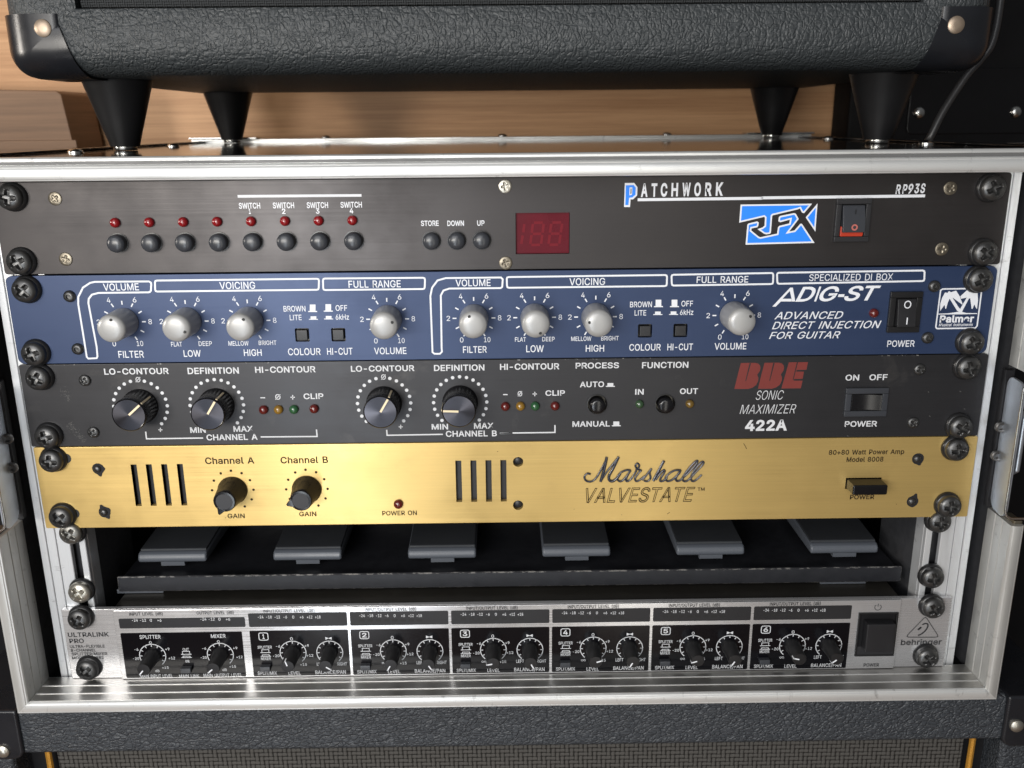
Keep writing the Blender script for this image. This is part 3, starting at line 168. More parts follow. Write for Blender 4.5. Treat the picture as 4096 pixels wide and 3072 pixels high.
# ------------------------------------------------------------------ helpers
ORG = {}                               # world origin (mm) of every object that may be a parent
class MB:
    """collects shapes, in world millimetres, for ONE mesh object"""
    def __init__(s): s.v = []; s.f = []; s.m = []; s.mi = 0
    def add(s, vs, fs):
        b = len(s.v); s.v += [tuple(q) for q in vs]; s.f += [tuple(i + b for i in f) for f in fs]; s.m += [s.mi] * len(fs); return s
    def box(s, x0, x1, y0, y1, z0, z1):
        return s.add([(x0,y0,z0),(x1,y0,z0),(x1,y1,z0),(x0,y1,z0),(x0,y0,z1),(x1,y0,z1),(x1,y1,z1),(x0,y1,z1)],
                     [(0,1,5,4),(1,2,6,5),(2,3,7,6),(3,0,4,7),(4,5,6,7),(3,2,1,0)])
    def prism(s, pts, y0, y1):
        n = len(pts)
        return s.add([(x,y0,z) for x,z in pts] + [(x,y1,z) for x,z in pts],
                     [tuple(range(n)), tuple(range(2*n-1, n-1, -1))] + [(i, n+i, n+(i+1)%n, (i+1)%n) for i in range(n)])
    def prism_x(s, pts, x0, x1):       # profile of (y, z), pulled along x
        n = len(pts)
        return s.add([(x0,y,z) for y,z in pts] + [(x1,y,z) for y,z in pts],
                     [tuple(range(n)), tuple(range(2*n-1, n-1, -1))] + [(i, (i+1)%n, n+(i+1)%n, n+i) for i in range(n)])
    def sheet(s, pts, y):
        return s.add([(x,y,z) for x,z in pts], [tuple(range(len(pts)))])
    def lathe(s, cx, cz, y0, prof, n=32, knurl=0, kn=0):   # axis towards the viewer; prof = (radius, distance in front of y0)
        rings = []; base = []; fs = []
        for j, (r, d) in enumerate(prof):
            if r < 1e-6: base.append((cx, y0 - d, cz)); rings.append([len(base) - 1]); continue
            st = len(base)
            for i in range(n):
                a = 2*math.pi*i/n
                rr = r*(1 - (knurl if (i % 2 and 0 < j < kn) else 0))
                base.append((cx + rr*math.sin(a), y0 - d, cz + rr*math.cos(a)))
            rings.append(list(range(st, st + n)))
        for a, b in zip(rings, rings[1:]):
            if len(b) == 1: fs += [(a[i], a[(i+1)%n], b[0]) for i in range(n)]
            elif len(a) == 1: fs += [(a[0], b[(i+1)%n], b[i]) for i in range(n)]
            else: fs += [(a[i], a[(i+1)%n], b[(i+1)%n], b[i]) for i in range(n)]
        return s.add(base, fs)
    def lathe_z(s, cx, cy, prof, n=40):  # prof = (radius, z)
        vs = []; fs = []
        for r, z in prof:
            for i in range(n):
                a = 2*math.pi*i/n; vs.append((cx + r*math.cos(a), cy + r*math.sin(a), z))
        for j in range(len(prof)-1):
            fs += [(j*n+i, j*n+(i+1)%n, (j+1)*n+(i+1)%n, (j+1)*n+i) for i in range(n)]
        fs += [tuple(range(n)), tuple(range(len(prof)*n-1, (len(prof)-1)*n-1, -1))]
        return s.add(vs, fs)
    def tube(s, path, r, n=10):
        P = [Vector(p) for p in path]; vs = []; fs = []
        for i, p in enumerate(P):
            t = (P[min(i+1, len(P)-1)] - P[max(i-1, 0)]).normalized()
            u = t.cross(Vector((0,1,0)));
            if u.length < .1: u = t.cross(Vector((1,0,0)))
            u.normalize(); v = t.cross(u)
            vs += [tuple(p + (u*math.cos(2*math.pi*k/n) + v*math.sin(2*math.pi*k/n))*r) for k in range(n)]
        for j in range(len(P)-1): fs += [(j*n+k, j*n+(k+1)%n, (j+1)*n+(k+1)%n, (j+1)*n+k) for k in range(n)]
        fs += [tuple(range(n-1, -1, -1)), tuple(range((len(P)-1)*n, len(P)*n))]
        return s.add(vs, fs)
    def stroke(s, pts, t, y, closed=False):   # flat ribbon of printed ink
        P = [Vector(p) for p in pts]; n = len(P); L = []; R = []
        for i in range(n):
            a = P[i-1] if (i or closed) else P[i]; b = P[i]; c = P[(i+1) % n] if (i < n-1 or closed) else P[i]
            e1 = (b-a).normalized() if (b-a).length > 1e-6 else (c-b).normalized()
            e2 = (c-b).normalized() if (c-b).length > 1e-6 else e1
            n1 = Vector((-e1.y, e1.x)); n2 = Vector((-e2.y, e2.x)); m = (n1+n2)
            m = m.normalized() if m.length > 1e-3 else n1
            l = t/2/max(.45, m.dot(n1)); L.append(b + m*l); R.append(b - m*l)
        vs = [(q.x, y, q.y) for q in L + R]; m_ = n if closed else n-1
        return s.add(vs, [(i, (i+1) % n, n+(i+1) % n, n+i) for i in range(m_)])
    def disc(s, cx, cz, r, y, n=20):
        return s.sheet([(cx + r*math.sin(2*math.pi*i/n), cz + r*math.cos(2*math.pi*i/n)) for i in range(n)], y)
    def clusters(s, gap):
        """the printed marks, sorted into groups that stand apart on the panel"""
        n = len(s.f); bb = []
        for f in s.f:
            xs = [s.v[i][0] for i in f]; zs = [s.v[i][2] for i in f]; bb.append((min(xs), max(xs), min(zs), max(zs)))
        par = list(range(n))
        def find(i):
            while par[i] != i: par[i] = par[par[i]]; i = par[i]
            return i
        order = sorted(range(n), key=lambda i: bb[i][0])
        for a_, i in enumerate(order):
            for j in order[a_+1:]:
                if bb[j][0] > bb[i][1] + gap: break
                if bb[j][2] < bb[i][3] + gap and bb[i][2] < bb[j][3] + gap: par[find(i)] = find(j)
        out = {}
        for i in range(n): out.setdefault(find(i), []).append(i)
        for fs in out.values():
            m_ = MB(); ids = {}
            for i in fs:
                for v in s.f[i]: ids.setdefault(v, len(ids))
            m_.v = [s.v[v] for v in ids]; m_.f = [tuple(ids[v] for v in s.f[i]) for i in fs]; m_.m = [s.m[i] for i in fs]
            yield m_
    def build_marks(s, name, mat, parent, gap=4.0):
        return [m_.build(name, mat, parent, flat=True, smooth=0) for m_ in s.clusters(gap)]
    def build(s, name, mats, parent=None, at=None, smooth=40, bevel=0, seg=2, flat=False, uv=False, bmi=-1):
        if not isinstance(mats, (list, tuple)): mats = [mats]
        po = ORG.get(parent, (0, 0, 0)) if parent is not None else (0, 0, 0)
        at = at if at is not None else po
        me = bpy.data.meshes.new(name)
        me.from_pydata([((x-at[0])*S, (y-at[1])*S, (z-at[2])*S) for x, y, z in s.v], [], s.f)
        for p, k in zip(me.polygons, s.m): p.material_index = k
        bm = bmesh.new(); bm.from_mesh(me)
        if flat:
            bm.normal_update()
            for f in bm.faces:
                if f.normal.y > 0: f.normal_flip()
        else: bmesh.ops.recalc_face_normals(bm, faces=bm.faces)
        if bevel:
            es = [e for e in bm.edges if len(e.link_faces) == 2 and e.calc_face_angle(0) > math.radians(38)]
            bmesh.ops.bevel(bm, geom=es, offset=bevel*S, segments=seg, affect='EDGES', profile=.5, clamp_overlap=True, material=bmi)
        bm.to_mesh(me); bm.free()
        for m in mats: me.materials.append(m)
        if uv: put_uv(me)
        if smooth:
            me.shade_smooth(); me.set_sharp_from_angle(angle=math.radians(smooth))
        ob = bpy.data.objects.new(name, me); COL.objects.link(ob)
        if bevel and smooth: wn_ = ob.modifiers.new('weighted', 'WEIGHTED_NORMAL'); wn_.keep_sharp = True; wn_.weight = 100
        if parent is not None: ob.parent = parent
        ob.location = [(a-b)*S for a, b in zip(at, po)]
        ORG[ob] = at
        return ob
def put_uv(me):
    l = me.uv_layers.get('UVMap') or me.uv_layers.new(name='UVMap')
    for lp in me.loops:
        c = me.vertices[lp.vertex_index].co; l.data[lp.index].uv = (c.x*2, c.z*2 + c.y*2)
def cut(ob, mb):
    """cut openings through a plate"""
    at = ORG[ob]; k = mb.build('cutter', [], None, at=at, smooth=0); k.location = ob.matrix_basis.translation
    k.parent = ob.parent
    md = ob.modifiers.new('b', 'BOOLEAN'); md.object = k; md.operation = 'DIFFERENCE'; md.solver = 'EXACT'
    dg = bpy.context.evaluated_depsgraph_get(); me = bpy.data.meshes.new_from_object(ob.evaluated_get(dg))
    ob.modifiers.clear(); old = ob.data; ob.data = me; me.name = old.name
    wn_ = ob.modifiers.new('weighted', 'WEIGHTED_NORMAL'); wn_.keep_sharp = True; wn_.weight = 100
    put_uv(me); me.shade_smooth(); me.set_sharp_from_angle(angle=math.radians(30))
    bpy.data.objects.remove(k)
def thing(name, label, cat, at=(0,0,0), group=None):
    o = bpy.data.objects.new(name, None); COL.objects.link(o); o.location = [a*S for a in at]
    o.empty_display_size = .02; ORG[o] = at; o['label'] = label; o['category'] = cat
    if group: o['group'] = group
    return o
def tag(o, label, cat, kind=None):
    o['label'] = label; o['category'] = cat
    if kind: o['kind'] = kind
    return o
STY = {'l': (-.012, 0), 'n': (.004, 0), 'm': (.014, 0), 'b': (.034, 0), 'bb': (.062, 0), 'w': (.03, 0), 'i': (0, .25), 'li': (-.018, .28),
       'bi': (.02, .3), 'ni': (.010, .32), 'wi': (.034, .36), 'bbi': (.05, .12), 'oi': (.0, .28)}
def rcorner(x0, x1, z0, z1, r, n=5):
    o = []
    for cx, cz, a0 in ((x1-r, z1-r, 0), (x0+r, z1-r, 90), (x0+r, z0+r, 180), (x1-r, z0+r, 270)):
        o += [(cx + r*math.cos(math.radians(a0 + 90*i/n)), cz + r*math.sin(math.radians(a0 + 90*i/n))) for i in range(n+1)]
    return o
def fatten(L, d):
    """move an outline outwards (its holes inwards) by d"""
    if abs(d) < .2: return L
    n = len(L); A = sum(L[i-1][0]*L[i][1] - L[i][0]*L[i-1][1] for i in range(n))/2
    if A > 0: d = min(d, .22*math.sqrt(A))         # a hole must stay open
    o = []
    for i in range(n):
        a, b, c = (Vector(L[i-1]), Vector(L[i]), Vector(L[(i+1) % n]))
        e1 = (b-a).normalized(); e2 = (c-b).normalized()
        n1 = Vector((-e1.y, e1.x)); n2 = Vector((-e2.y, e2.x)); m = n1 + n2
        m = m.normalized() if m.length > 1e-3 else n1
        q_ = b + m*(d/max(.5, m.dot(n1))); o.append((q_.x, q_.y))
    return o
def letters(mb, items, y):
    for s_, x, z, wd, h, st in items:
        off, sh = STY[st]; ow = 0 if st == 'oi' else off*254
        lay = {}; pen = 0.
        for ch in s_:
            ad, shapes = GLYPHS.get(ch, GLYPHS['-'])
            for k_, shp in enumerate(shapes):
                lay.setdefault(k_, []).extend([[((pen+u)/254, v/254) for u, v in fatten(lp, ow)] for lp in shp])
            pen += ad + (off*150 if ch != ' ' else 0)
        parts = []
        for k_, loops in lay.items():
            cu = bpy.data.curves.new('t', 'CURVE'); cu.dimensions = '2D'; cu.fill_mode = 'BOTH'
            if st == 'oi': cu.dimensions = '3D'; cu.fill_mode = 'FULL'; cu.bevel_depth = .034; cu.bevel_resolution = 0
            for lp in loops:
                sp_ = cu.splines.new('POLY'); sp_.points.add(len(lp)-1); sp_.use_cyclic_u = True
                for p_, (u, v) in zip(sp_.points, lp): p_.co = (u, v, 0, 1)
            ob = bpy.data.objects.new('t', cu); me = ob.to_mesh()
            parts.append((k_, [(v.co.x + v.co.y*sh, v.co.y, v.co.z) for v in me.vertices], [tuple(p.vertices) for p in me.polygons]))
            ob.to_mesh_clear(); bpy.data.objects.remove(ob); bpy.data.curves.remove(cu)
        xs = [v[0] for p in parts for v in p[1]]
        if not xs: continue
        x0, x1 = min(xs), max(xs); kx = wd/max(x1-x0, 1e-6)
        for k_, vs, fs in parts:
            mb.add([(x + (a-(x0+x1)/2)*kx, y - .012*k_ + (c*h if st == 'oi' else 0), z - h/2 + v*h) for a, v, c in vs], fs)
def spline(pts, n=6):
    P = [Vector(p) for p in pts]; o = []
    for i in range(len(P)-1):
        a, b, c, d = P[max(i-1,0)], P[i], P[i+1], P[min(i+2,len(P)-1)]
        for k in range(n):
            t = k/n; o.append(.5*((2*b) + (c-a)*t + (2*a-5*b+4*c-d)*t*t + (3*b-a-3*c+d)*t**3))
    return o + [P[-1]]

# ------------------------------------------------------------------ materials
class NT:
    def __init__(s, name):
        s.m = bpy.data.materials.new(name); s.m.use_nodes = True; s.t = s.m.node_tree; s.b = s.t.nodes['Principled BSDF']
        s.tc = s.t.nodes.new('ShaderNodeTexCoord')
    def n(s, ty, **kw):
        q = s.t.nodes.new(ty)
        for k_, v in kw.items():
            if k_.startswith('i_'):
                q.inputs[int(k_[2:]) if k_[2:].isdigit() else k_[2:].replace('_', ' ')].default_value = v
            else: setattr(q, k_, v)
        return q
    def l(s, a, b): s.t.links.new(a, b)
    def coord(s, scale=(1,1,1), rot=(0,0,0)):
        mp = s.n('ShaderNodeMapping'); mp.inputs['Scale'].default_value = scale; mp.inputs['Rotation'].default_value = rot
        s.l(s.tc.outputs['Object'], mp.inputs[0]); return mp.outputs[0]
    def noise(s, vec, scale, detail=4, rough=.55, dist=0):
        q = s.n('ShaderNodeTexNoise'); q.inputs['Scale'].default_value = scale; q.inputs['Detail'].default_value = detail
        q.inputs['Roughness'].default_value = rough; q.inputs['Distortion'].default_value = dist; s.l(vec, q.inputs['Vector']); return q.outputs['Fac']
    def rng(s, v, a, b, c, d):
        q = s.n('ShaderNodeMapRange'); 
        for i, x in enumerate((a, b, c, d)): q.inputs[i+1].default_value = x
        s.l(v, q.inputs[0]); return q.outputs[0]
    def math(s, op, a, b=None):
        q = s.n('ShaderNodeMath'); q.operation = op
        for i, x in enumerate((a, b)):
            if x is None: continue
            if isinstance(x, (int, float)): q.inputs[i].default_value = x
            else: s.l(x, q.inputs[i])
        return q.outputs[0]
    def mix(s, fac, a, b):
        q = s.n('ShaderNodeMix'); q.data_type = 'RGBA'
        if isinstance(fac, (int, float)): q.inputs[0].default_value = fac
        else: s.l(fac, q.inputs[0])
        for i, x in ((6, a), (7, b)):
            if isinstance(x, tuple): q.inputs[i].default_value = (*x, 1)
            else: s.l(x, q.inputs[i])
        return q.outputs[2]
    def bump(s, h, strength, dist):
        q = s.n('ShaderNodeBump'); q.inputs['Strength'].default_value = strength; q.inputs['Distance'].default_value = dist
        s.l(h, q.inputs['Height']); s.l(q.outputs[0], s.b.inputs['Normal']); return q
    def set(s, **kw):
        for k_, v in kw.items():
            k_ = k_.replace('_', ' '); i = s.b.inputs[k_]
            if hasattr(v, 'is_linked') or 'Socket' in type(v).__name__: s.l(v, i)
            elif isinstance(v, tuple): i.default_value = (*v, 1)
            else: i.default_value = v
        return s.m
def plain(name, base, rough=.5, metal=0., spec=.5, var=.15, scale=60, bump=0.0):
    q = NT(name); c = q.coord(); f = q.noise(c, scale, 5)
    lo = tuple(v*(1-var) for v in base); hi = tuple(min(1, v*(1+var)) for v in base)
    q.set(Base_Color=q.mix(f, lo, hi), Roughness=q.rng(q.noise(c, scale*.6, 4), .3, .7, max(.02, rough*.85), min(1, rough*1.15)), Metallic=metal, Specular_IOR_Level=spec)
    if bump: q.bump(q.noise(c, scale*30, 3), .3, bump)
    return q.m
def brushed(name, base, rough, metal=1., aniso=.6, var=.12, stain=None, grain=.12, spec=.5, wear=0.):
    """sheet metal brushed along x, with handling smudges and, if asked, scratches showing bare metal"""
    q = NT(name); g = q.noise(q.coord((9, 9, 2600)), 1, 3, .6); c = q.coord()
    blot = q.noise(c, 26, 5, .6); fine = q.noise(q.coord((34, 300, 1100)), 1, 5, .7)
    lo = tuple(v*(1-var) for v in base); hi = tuple(min(1, v*(1+var)) for v in base)
    col = q.mix(q.math('ADD', q.math('MULTIPLY', g, .6), q.math('MULTIPLY', fine, .4)), lo, hi)
    if stain: col = q.mix(q.rng(q.noise(c, 34, 6, .65, .4), .60, .78, 0, .55), col, stain)
    rg = q.math('ADD', q.rng(blot, .3, .7, rough*.82, rough*1.2), q.rng(g, .3, .7, -.04, .04))
    if wear:
        scr = q.noise(q.coord((160, 160, 420)), 1, 6, .7)
        col = q.mix(q.rng(scr, 1-wear, 1-wear+.03, 0, .8), col, (.35, .34, .33))
    tg = q.n('ShaderNodeTangent', direction_type='UV_MAP', uv_map='UVMap'); q.l(tg.outputs[0], q.b.inputs['Tangent'])
    q.set(Base_Color=col, Roughness=rg, Metallic=metal, Anisotropic=aniso, Anisotropic_Rotation=.25, Specular_IOR_Level=spec)
    q.bump(g, grain, .00002)
    return q.m
def extruded(name, base, rough, along):
    """aluminium extrusion: drawn lines along its length, dull smudges and grey knocks"""
    sc = {'x': (6, 500, 500), 'z': (500, 500, 6)}[along]; s2 = {'x': (18, 70, 160), 'z': (160, 70, 18)}[along]; s3 = {'x': (150, 120, 60), 'z': (60, 120, 150)}[along]
    q = NT(name); g = q.noise(q.coord(sc), 1, 3); b = q.noise(q.coord(s2), 1, 5, .6); kn = q.noise(q.coord(s3), 1, 6, .7)
    col = q.mix(g, tuple(v*.96 for v in base), tuple(min(1, v*1.04) for v in base))
    col = q.mix(q.rng(kn, .60, .74, 0, .65), col, (.17, .165, .16))
    col = q.mix(q.rng(b, .48, .72, 0, .45), col, (.46, .455, .45))
    q.set(Base_Color=col, Metallic=.62, Roughness=q.rng(b, .3, .7, rough*.8, rough*1.3)); q.bump(g, .05, .00002); return q.m
def tolex(name, base, scale, rough, stretch=(1,1,1), rot=(0,0,0), depth=.0007, crease=.10, folds=0.):
    """embossed vinyl: flat pebbles parted by thin creases"""
    q = NT(name); c = q.coord(stretch, rot)
    ns = q.n('ShaderNodeTexNoise'); ns.inputs['Scale'].default_value = scale*.4; ns.inputs['Detail'].default_value = 3; q.l(c, ns.inputs['Vector'])
    ad = q.n('ShaderNodeVectorMath', operation='MULTIPLY_ADD'); q.l(ns.outputs['Color'], ad.inputs[0]); ad.inputs[1].default_value = (1.5/scale,)*3; q.l(c, ad.inputs[2])
    v = q.n('ShaderNodeTexVoronoi', feature='DISTANCE_TO_EDGE'); v.inputs['Scale'].default_value = scale; q.l(ad.outputs[0], v.inputs['Vector'])
    v2 = q.n('ShaderNodeTexVoronoi', feature='DISTANCE_TO_EDGE'); v2.inputs['Scale'].default_value = scale*.37; q.l(ad.outputs[0], v2.inputs['Vector'])
    peb = q.rng(v.outputs['Distance'], 0, crease*2, 0, 1); big = q.rng(v2.outputs['Distance'], 0, crease, 0, 1)
    for x in (peb, big): x.node.interpolation_type = 'SMOOTHSTEP'
    fine = q.noise(c, scale*3, 3); soft = q.noise(c, scale*.6, 2)
    h = q.math('ADD', q.math('MULTIPLY', peb, .45), q.math('ADD', q.math('MULTIPLY', big, .35), q.math('ADD', q.math('MULTIPLY', fine, .12), q.math('MULTIPLY', soft, .5))))
    if folds:
        fl = q.noise(q.coord((30, 30, 260)), 1, 3, .6, 1.5); fm = q.noise(q.coord(), 9, 2)
        h = q.math('ADD', h, q.math('MULTIPLY', q.math('MULTIPLY', fl, fm), folds))
    col = q.mix(q.noise(c, 14, 4), tuple(x*.85 for x in base), tuple(x*1.15 for x in base))
    q.set(Base_Color=col, Roughness=q.rng(fine, .3, .7, rough*.85, rough*1.15), Specular_IOR_Level=.5); q.bump(h, 1.0, depth); return q.m
def weave(name, light, dark, pitch, depth=.0005):
    """basket-woven speaker cloth"""
    q = NT(name); sx = q.n('ShaderNodeSeparateXYZ'); q.l(q.tc.outputs['Object'], sx.inputs[0])
    nz = q.noise(q.coord(), 500, 2)
    u = q.math('ADD', q.math('MULTIPLY', sx.outputs['X'], 1/pitch), q.math('MULTIPLY', nz, .25)); v = q.math('ADD', q.math('MULTIPLY', sx.outputs['Z'], 1/pitch), q.math('MULTIPLY', nz, .25))
    fu = q.math('FLOOR', u); fv = q.math('FLOOR', v)
    ph = q.math('MODULO', q.math('ADD', q.math('ADD', fu, 4000.0), q.math('MULTIPLY', fv, 1.0)), 4.0)
    over = q.math('LESS_THAN', ph, 1.5)
    a = q.math('ABSOLUTE', q.math('SINE', q.math('MULTIPLY', u, math.pi))); b = q.math('ABSOLUTE', q.math('SINE', q.math('MULTIPLY', v, math.pi)))
    hw = q.math('POWER', b, .6); vw = q.math('MULTIPLY', q.math('POWER', a, .6), .8)
    h = q.math('ADD', q.math('MULTIPLY', over, hw), q.math('MULTIPLY', q.math('SUBTRACT', 1.0, over), vw))
    hole = q.math('MULTIPLY', h, q.rng(q.math('MULTIPLY', a, b), 0, .35, .35, 1))
    fz = q.noise(q.coord(), 2200, 3)
    col = q.mix(q.rng(hole, .12, .7, 0, 1), dark, q.mix(fz, tuple(x*.7 for x in light), tuple(x*1.2 for x in light)))
    q.set(Base_Color=col, Roughness=.9, Specular_IOR_Level=.15); q.bump(h, .8, depth); return q.m
def wood(name, light, dark, rough, ang=0.0, scale=1.0):
    q = NT(name); c = q.coord((2.2*scale, 2.2*scale, 60*scale), (0, ang, 0)); c2 = q.coord((9*scale, 9*scale, 420*scale), (0, ang, 0))
    a = q.noise(c, 1, 6, .62, .6); b = q.noise(c2, 1, 6, .75)
    f = q.math('ADD', q.math('MULTIPLY', q.rng(a, .32, .68, 0, 1), .5), q.math('MULTIPLY', q.rng(b, .3, .7, 0, 1), .45))
    q.set(Base_Color=q.mix(q.rng(f, .1, .85, 0, 1), dark, light), Roughness=rough, Specular_IOR_Level=.35); q.bump(b, .12, .0002); return q.m
M = {}
M['charcoal'] = brushed('charcoal_anodised', (.057, .053, .053), .44, .75, .5, .15)
M['blue'] = brushed('blue_paint', (.029, .049, .112), .42, .35, .3, .08, grain=.05)
M['dark_panel'] = brushed('dark_grey_panel', (.033, .033, .036), .42, .5, .45, .15, stain=(.10, .095, .09), wear=.22)
M['gold'] = brushed('gold_anodised', (.60, .425, .155), .38, .55, .72, .16, stain=(.50, .34, .13), grain=.15)
M['silver'] = brushed('silver_brushed', (.66, .66, .67), .27, .68, .7, .03, stain=(.58, .57, .56), grain=.03)
M['ink_white'] = plain('white_ink', (.74, .76, .80), .5, var=.06)
M['ink_grey'] = plain('pale_ink', (.62, .63, .65), .5, var=.06)
M['ink_blue'] = plain('sky_blue_ink', (.015, .24, .95), .45, var=.05)
M['ink_red'] = plain('faded_red_ink', (.16, .021, .016), .55, var=.15)
M['ink_black'] = plain('black_ink', (.012, .012, .012), .55, var=.1)
M['ink_brown'] = plain('dark_print_on_gold', (.022, .013, .005), .65, 0, .2, var=.2)
M['ink_slate'] = plain('slate_ink', (.018, .018, .02), .65, 0, .2, var=.15)
M['gloss_navy'] = plain('glossy_script_enamel', (.016, .018, .03), .12, 0, .7)
M['black_plastic'] = plain('black_plastic', (.010, .010, .011), .36, bump=.00003)
M['black_gloss'] = plain('black_gloss', (.006, .006, .007), .2)
M['field_black'] = plain('black_lacquer', (.0035, .0035, .005), .15, 0, .35)
M['satin_black'] = plain('satin_black', (.014, .014, .016), .42, bump=.00002)
M['rubber_grey'] = plain('button_grey', (.036, .039, .046), .30, bump=.00002)
M['cap_grey'] = plain('knob_cap_grey', (.026, .027, .031), .5)
M['knob_silver'] = plain('silver_plastic', (.37, .37, .365), .36, .25, .5, .04)
M['screw_black'] = plain('blackened_steel', (.085, .085, .085), .36, .8, .5, .25, 260)
M['screw_grey'] = plain('grey_steel_screw', (.20, .195, .18), .36, .85, .5, .15, 200)
M['screw_steel'] = plain('worn_nickel', (.42, .40, .35), .34, .85, .5, .12, 200)
M['rivet_dull'] = plain('tarnished_rivet', (.42, .33, .25), .42, .7, .5, .2, 200)
M['rivet_dark'] = plain('grey_tube_rivet', (.16, .155, .15), .4, .8, .5, .25, 200)
M['screw_brass'] = plain('dull_brass', (.20, .175, .135), .38, .8, .5, .25, 300)
M['washer_black'] = plain('black_washer', (.014, .014, .015), .30)
M['steel'] = plain('bright_steel', (.62, .62, .60), .24, 1, .5, .2, 120)
M['zinc'] = plain('zinc_plate', (.52, .56, .62), .40, .9, .5, .25, 80)
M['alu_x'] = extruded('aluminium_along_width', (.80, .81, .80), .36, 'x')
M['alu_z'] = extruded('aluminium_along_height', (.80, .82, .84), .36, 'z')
M['alu_side'] = extruded('shaded_aluminium_edging', (.56, .56, .54), .42, 'z')  # same metal as the rails, with the reveal's shade put into its colour
M['alu_floor'] = plain('aluminium_inner_lip', (.54, .53, .51), .42, 1., .5, .08, 50)
M['groove'] = plain('groove_grey', (.13, .13, .13), .6, .2)
M['laminate'] = plain('black_laminate', (.008, .007, .007), .07, 0, .6, .2, 40)
M['scuff'] = plain('rubbed_paint', (.115, .113, .108), .55, .3)
M['cable'] = plain('black_cable_sheath', (.035, .035, .037), .34)
M['matt_black'] = plain('matt_black', (.005, .005, .006), .75, 0, .25)
M['inside_wall'] = plain('dark_felted_wall', (.035, .036, .040), .8, 0, .3, .3, 300, .0002)
M['chassis'] = brushed('bare_steel_chassis', (.085, .080, .070), .34, .8, .3, .3, stain=(.14, .12, .09))
M['pedal'] = plain('grey_pedal_plastic', (.090, .100, .118), .42, 0, .5, .06, 50, .00003)
M['pedal_shade'] = plain('pedal_top_shade_tone', (.032, .035, .040), .6, 0, .3, .1, 60)  # darker tone that paints shade onto the pedal tops
M['housing'] = plain('dark_painted_steel', (.016, .017, .021), .45, .2, .5, .3, 200, .00006)
q = NT('chipped_edge'); e = q.noise(q.coord((260, 700, 700)), 1, 5, .7)
M['chipped'] = q.set(Base_Color=q.mix(q.rng(e, .5, .62, 0, 1), (.03, .03, .034), (.55, .53, .50)), Metallic=q.rng(e, .5, .62, .2, .9), Roughness=.35)
M['tolex_head'] = tolex('leather_grain_vinyl', (.036, .041, .044), 400, .48, (1, 1, .75), depth=.00055, crease=.12, folds=2.2)
M['tolex_cab'] = tolex('pebbled_vinyl', (.036, .041, .048), 370, .47, (.8, 1, 1.35), (0, math.radians(28), 0), .0009, .10)
M['cloth_cab'] = weave('woven_speaker_cloth', (.080, .076, .070), (.012, .011, .010), .0026)
M['cloth_head'] = weave('black_speaker_cloth', (.045, .048, .050), (.006, .006, .006), .0012)
M['gold_cord'] = plain('gold_piping', (.55, .27, .04), .35, .5, .5, .35, 700, .0003)
M['corner'] = plain('corner_plastic', (.012, .013, .016), .28, 0, .5, .25, 90)
M['wood_wall'] = wood('oak_veneer', (.74, .44, .235), (.44, .225, .105), .5, math.radians(1.4))
M['wood_dark'] = wood('brown_wood', (.26, .15, .085), (.14, .08, .045), .5, 0, 1.3)
def lens(name, c, em=None):
    q = NT(name); q.set(Base_Color=c, Roughness=.16, Coat_Weight=.6, Coat_Roughness=.08, Subsurface_Weight=0.0); return q.m
M['led_red'] = lens('red_lens', (.21, .006, .009)); M['led_dark'] = lens('dark_red_lens', (.10, .010, .008))
M['led_amber'] = lens('amber_lens', (.24, .13, .018)); M['led_green'] = lens('green_lens', (.022, .09, .034)); M['led_ochre'] = lens('dull_amber_lens', (.14, .085, .018)); M['led_dim'] = lens('dim_green_lens', (.03, .065, .03))
M['window_red'] = plain('red_filter', (.105, .008, .016), .3, 0, .15, .2, 90); M['digit'] = plain('unlit_digit', (.16, .014, .022), .5, 0, .1)
M['switch_red'] = plain('red_switch_side', (.42, .035, .012), .35); M['mark_red'] = plain('salmon_mark', (.42, .12, .10), .5)
M['cream'] = plain('cream_pointer', (.80, .66, .44), .45)
q = NT('spun_aluminium_black'); tg = q.n('ShaderNodeTangent', direction_type='RADIAL', axis='Y'); q.l(tg.outputs[0], q.b.inputs['Tangent'])
M['spun'] = q.set(Base_Color=(.06, .06, .07), Metallic=1., Roughness=.34, Anisotropic=.8)

# ------------------------------------------------------------------ setting
o = MB().box(-1600, 1600, 428, 450, -800, 1500).build('wall', M['wood_wall']); tag(o, 'tan oak veneer wall behind the stack of gear', 'wall', 'structure')
o = MB().box(-1600, 1600, -1600, 428, -812, -800).build('floor', M['wood_dark']); tag(o, 'brown wooden floor under the speaker cabinet', 'floor', 'structure')

# black cabinet standing behind on the right
r = thing('black_cabinet', 'tall black cabinet with steel rivets in the dark behind the right of the rack', 'cabinet', (560, 400, -800))
MB().box(301, 820, 382, 425, -800, 700).build('body', M['matt_black'], r, bevel=3)
MB().prism(rcorner(352, 470, 12, 66, 5), 379.5, 382).build('corner_plate', M['black_gloss'], r, bevel=.8)
for x in (361, 445): MB().lathe(x, 29.8, 379.5, [(5.2, 0), (4.9, 1.5), (3.2, 3), (0, 3.6)], 20).build('rivet', M['steel'], r)
r = thing('dark_filler_box', 'black box added to darken the space behind the left side of the rack case', 'box', (-600, 330, -800))  # filler put in so the background left of the rack stays dark
MB().box(-900, -300, 240, 426, -800, -4).build('body', M['matt_black'], r, bevel=3)
MB().box(-902, -298, 238, 426, -3.8, 4).build('lid', M['matt_black'], r, bevel=1)
